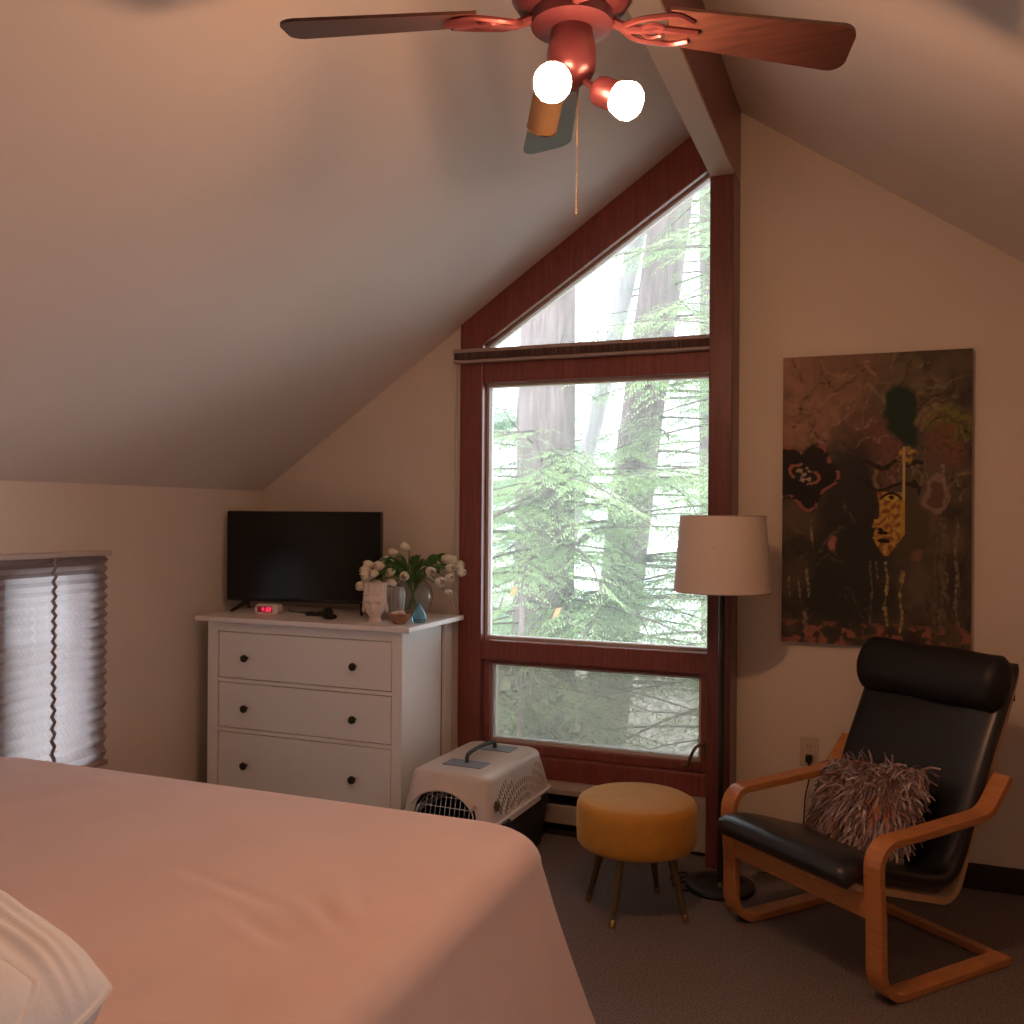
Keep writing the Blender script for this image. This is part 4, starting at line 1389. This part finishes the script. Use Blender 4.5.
def trunk(b, base, top, r0, r1, rough=.04, n=20, m=26, seed=0.):
    base, top = Vector(base), Vector(top)
    ax = (top - base)
    for j in range(m - 1):
        pass
    def f(u, v):
        a = u * 2 * PI
        c = base.lerp(top, v)
        r = (r0 + (r1 - r0) * v) * (1 + .35 * math.exp(-v * ax.length / .6))
        r *= 1 + rough * noise.noise(Vector((math.cos(a) * 2.2, math.sin(a) * 2.2, v * 5 + seed))) + rough * .8 * noise.noise(Vector((math.cos(a) * 6, math.sin(a) * 6, v * 3 + seed)))
        wob = .04 * noise.noise(Vector((v * 3, seed, 0)))
        return (c.x + r * math.cos(a) + wob, c.y + r * math.sin(a), c.z)
    b.grid(f, n, m, cu=True)
    return b

def bough(nb, lb, origin, d, L_, droop, r_, leaf=.058, dens=1.0, bare=.12, lw=.24):
    """Adds a woody axis to nb and flat needle sprays to lb."""
    o = Vector(origin); d = Vector(d).normalized()
    side = d.cross(Vector((0, 0, 1))).normalized()
    ns = 9
    pts = []
    bend = r_.uniform(-.25, .25)
    for k in range(ns):
        t = k / (ns - 1)
        pts.append(o + d * L_ * t + side * bend * L_ * t * t + Vector((0, 0, -droop * L_ * t * t)))
    nb.tube(pts, [.010 * L_ * (1 - .85 * k / (ns - 1)) + .0015 for k in range(ns)], 5)
    nt_ = int(L_ / .055 * dens)
    for k in range(nt_):
        t = bare + (1 - bare) * (k + .5) / nt_
        f_ = t * (ns - 1); i = min(int(f_), ns - 2)
        p = pts[i].lerp(pts[i + 1], f_ - i)
        ax = (pts[i + 1] - pts[i]).normalized()
        sgn = 1 if k % 2 else -1
        tl = L_ * .44 * (1 - t * .72) * r_.uniform(.6, 1.15) + .05
        sd = side * sgn * r_.uniform(.75, 1.1) + ax * r_.uniform(.5, .9) + Vector((0, 0, r_.uniform(-.55, .10)))
        sd.normalize()
        nl = max(4, int(tl / .0145))
        for q in range(nl):
            tt = (q + .6) / nl
            pp_ = p + sd * tl * tt + Vector((0, 0, -.16 * tl * tt * tt))
            s2 = 1 if q % 2 else -1
            perp = sd.cross(Vector((r_.gauss(0, .25), r_.gauss(0, .25), 1))).normalized() * s2
            ld = (perp * .8 + sd * .75 + Vector((0, 0, r_.gauss(-.22, .30)))).normalized()
            ll = leaf * (1.15 - .55 * tt) * r_.uniform(.75, 1.2)
            wv = ld.cross(Vector((r_.gauss(0, .3), r_.gauss(0, .3), 1))).normalized() * ll * lw * .5
            e = pp_ + ld * ll
            mdl = pp_ + ld * ll * .5
            lb.append((pp_, mdl + wv, e, mdl - wv))

def leaf_mesh(quads, name, m_, parent, origin):
    me = bpy.data.meshes.new(name)
    n = len(quads)
    co = np.array([[tuple(v) for v in q] for q in quads], dtype=np.float32).reshape(-1, 3) - np.array(origin, dtype=np.float32)
    me.vertices.add(4 * n); me.loops.add(4 * n); me.polygons.add(n)
    me.vertices.foreach_set('co', co.ravel())
    me.loops.foreach_set('vertex_index', np.arange(4 * n, dtype=np.int32))
    me.polygons.foreach_set('loop_start', np.arange(0, 4 * n, 4, dtype=np.int32))
    me.update(calc_edges=True)
    me.materials.append(m_)
    o = bpy.data.objects.new(name, me)
    C.objects.link(o)
    o.parent = parent
    return o

GZ = -2.75
def tree(label, base, lean, h, r0, r1, boughs, m_b, m_l, seed, stubs=0, leaf=.054, dens=1.0, name='conifer_tree'):
    t = thing(name, label, 'tree', (base[0], base[1], GZ))
    S_ = (base[0], base[1], GZ)
    b0 = Vector((base[0], base[1], GZ)); t0 = Vector((base[0] + lean[0], base[1] + lean[1], GZ + h))
    trunk(MB(), b0, t0, r0, r1, .10, seed=seed).build('trunk', m_b, t, smooth=60, shift=S_)
    r_ = random.Random(int(seed * 10) + 3)
    nb, lb = MB(), []
    for (z, az, L_, droop) in boughs:
        k = (z - GZ) / h
        c = b0.lerp(t0, k)
        a = math.radians(az)
        bough(nb, lb, c, (math.cos(a), math.sin(a), r_.uniform(-.05, .22)), L_, droop, r_, leaf, dens)
    for k in range(stubs):
        z = r_.uniform(.5, 3.6)
        c = b0.lerp(t0, (z - GZ) / h)
        a = r_.uniform(PI, 2 * PI)
        L_ = r_.uniform(.3, 1.1)
        e = c + Vector((math.cos(a) * L_, math.sin(a) * L_, r_.uniform(-.1, .5)))
        nb.tube(spline([c, c.lerp(e, .5) + Vector((0, 0, -.08)), e], 4), [.010 - .0009 * q for q in range(9)], 5)
        if k % 2:
            e2 = c.lerp(e, .6) + Vector((r_.uniform(-.3, .3), r_.uniform(-.3, .3), r_.uniform(-.1, .4)))
            nb.tube([c.lerp(e, .5) + Vector((0, 0, -.06)), e2], [.008, .003], 5)
    nb.build('branches', M['twig'], t, smooth=60, shift=S_)
    if lb: leaf_mesh(lb, 'foliage', m_l, t, S_)
    return t

R_ = random.Random(11)
def ringb(n, zlo, zhi, azlo, azhi, l0, l1, d0=.10, d1=.32):
    return [(R_.uniform(zlo, zhi), R_.uniform(azlo, azhi), R_.uniform(l0, l1), R_.uniform(d0, d1)) for _ in range(n)]
# broad trunk left in the window, mass of green boughs over its lower half
tree('broad trunked conifer left in the window view with boughs over its lower trunk', (-2.62, 7.3), (.10, .1), 9.5, .275, .20,
     ringb(62, -.5, 1.75, 180, 370, .8, 1.9) + ringb(15, 1.5, 2.15, 190, 350, .6, 1.3) + ringb(10, 3.5, 5.5, 0, 360, .8, 1.6), M['bark'], M['needle'], 1.3, stubs=7)
# second trunk, right of centre, leaning a little to the right as it rises
tree('tall conifer right of centre in the window leaning right as it rises', (-2.62, 8.3), (1.15, .1), 9.5, .225, .165,
     ringb(48, -.6, 1.7, 180, 380, .9, 2.0) + ringb(18, 1.6, 3.2, 270, 400, .8, 1.7) + ringb(8, 2.6, 4.6, 300, 420, .7, 1.4), M['bark'], M['needle'], 4.1, stubs=7)
# thin pale slanted trunk between them
tree('thin pale trunk slanting between the two big conifers', (-4.27, 10.5), (2.38, 0), 10.5, .115, .085,
     ringb(10, .8, 4.2, 150, 390, .6, 1.3), M['bark2'], M['needle2'], 6.6, name='slender_tree')
# background conifers on the right
tree('dark slim conifer at the right edge of the window view', (-1.62, 10.2), (-.20, 0), 11, .12, .09,
     ringb(56, .2, 5.0, 150, 390, .7, 1.7), M['bark'], M['needle2'], 8.2, stubs=4)
tree('bushy conifer low at the right of the window behind the lamp', (-.95, 7.5), (.1, 0), 7.5, .13, .08,
     ringb(48, -.9, 2.0, 130, 300, .9, 1.8) + ringb(14, 2.0, 4.2, 150, 230, .8, 1.5), M['bark'], M['needle'], 9.7, stubs=3)
tree('bushy conifer at the left edge of the window view behind the tulips', (-4.75, 8.6), (0, 0), 8, .14, .08,
     ringb(40, -.9, 2.6, 220, 400, .9, 1.8), M['bark'], M['needle2'], 12.4)
tree('low dense young conifer at the foot of the two big trunks', (-2.35, 6.2), (.0, 0), 3.6, .05, .02,
     ringb(16, -1.9, .35, 120, 420, .6, 1.35), M['bark'], M['needle'], 15.1)
tree('distant conifer standing far behind the slanted thin trunk', (-5.6, 15.5), (0, 0), 11, .18, .10,
     ringb(54, -1.2, 3.2, 180, 360, 1.1, 2.6), M['bark2'], M['needle2'], 17.3, leaf=.10)
# autumn leaves caught in the boughs
for (x, y, z) in ((-2.35, 5.95, .86), (-2.02, 5.9, .74)):
    b = MB()
    b.add([(x, y, z), (x + .05, y - .02, z + .02), (x + .065, y, z + .075), (x + .02, y + .02, z + .06)], [(0, 1, 2, 3)])
    tag(b.build('autumn_leaf', M['deadleaf'], None, smooth=0), 'orange autumn leaf caught in the green boughs %s' % ('left of the lamp side trunk' if x > -2.2 else 'in front of the broad left trunk'), 'leaf')
# red shed and pale fence far below on the left
sd_t = thing('shed', 'red shed seen far off through the left of the low pane', 'shed', (-8.2, 19.6, -3.4))
MB().box(-1.5, 1.0, 0, 1.8, 0, 2.35).build('wall', M['redwall'], sd_t, smooth=0)
MB().prism([(-1.7, 2.3), (1.2, 2.3), (-.25, 3.0)], -.2, 2.0).build('roof', M['roofing'], sd_t, smooth=0)
fn_t = thing('picket_fence', 'pale picket fence in front of the far red shed', 'fence', (-7.9, 18.6, -3.3))
b = MB()
for k in range(26):
    b.box(-1.5 + k * .12, -1.43 + k * .12, 0, .03, 0, 1.15)
b.build('pickets', M['fence'], fn_t, smooth=0)
MB().box(-1.5, 1.57, .03, .06, .3, .38).box(-1.5, 1.57, .03, .06, .85, .93).build('rail', M['fence'], fn_t, smooth=0)

# ------------------------------------------------------------------ sky, camera, colour management
wd = bpy.data.worlds.new('overcast')
bpy.context.scene.world = wd
wd.use_nodes = True
nt = wd.node_tree
bg = nt.nodes['Background']
bg.inputs['Color'].default_value = (.83, .92, 1.0, 1)
bg.inputs['Strength'].default_value = 5.2

cam = bpy.data.cameras.new('camera')
co_ = bpy.data.objects.new('camera', cam)
C.objects.link(co_)
cam.sensor_width = 36
cam.lens = 36 * 940 / 1024
cam.clip_start = .02
Rm = [[.93106194, .36477902, .0077417], [.00659376, .00439242, -.99996861], [-.36480158, .93108376, .00168435]]
right, down, fwd = (Vector(r_) for r_ in Rm)
mw = Matrix.Identity(4)
for i in range(3):
    mw[i][0], mw[i][1], mw[i][2] = right[i], -down[i], -fwd[i]
mw[2][3] = H
co_.matrix_world = mw
sc = bpy.context.scene
sc.camera = co_
sc.view_settings.view_transform = 'Standard'
sc.view_settings.look = 'None'
sc.view_settings.gamma = 1
sc.view_settings.use_curve_mapping = False
sc.view_settings.exposure = -0.05
sc.cycles.use_denoising = True
sc.cycles.max_bounces = 10
sc.cycles.diffuse_bounces = 5
sc.cycles.transparent_max_bounces = 24
sc.cycles.sample_clamp_indirect = 6
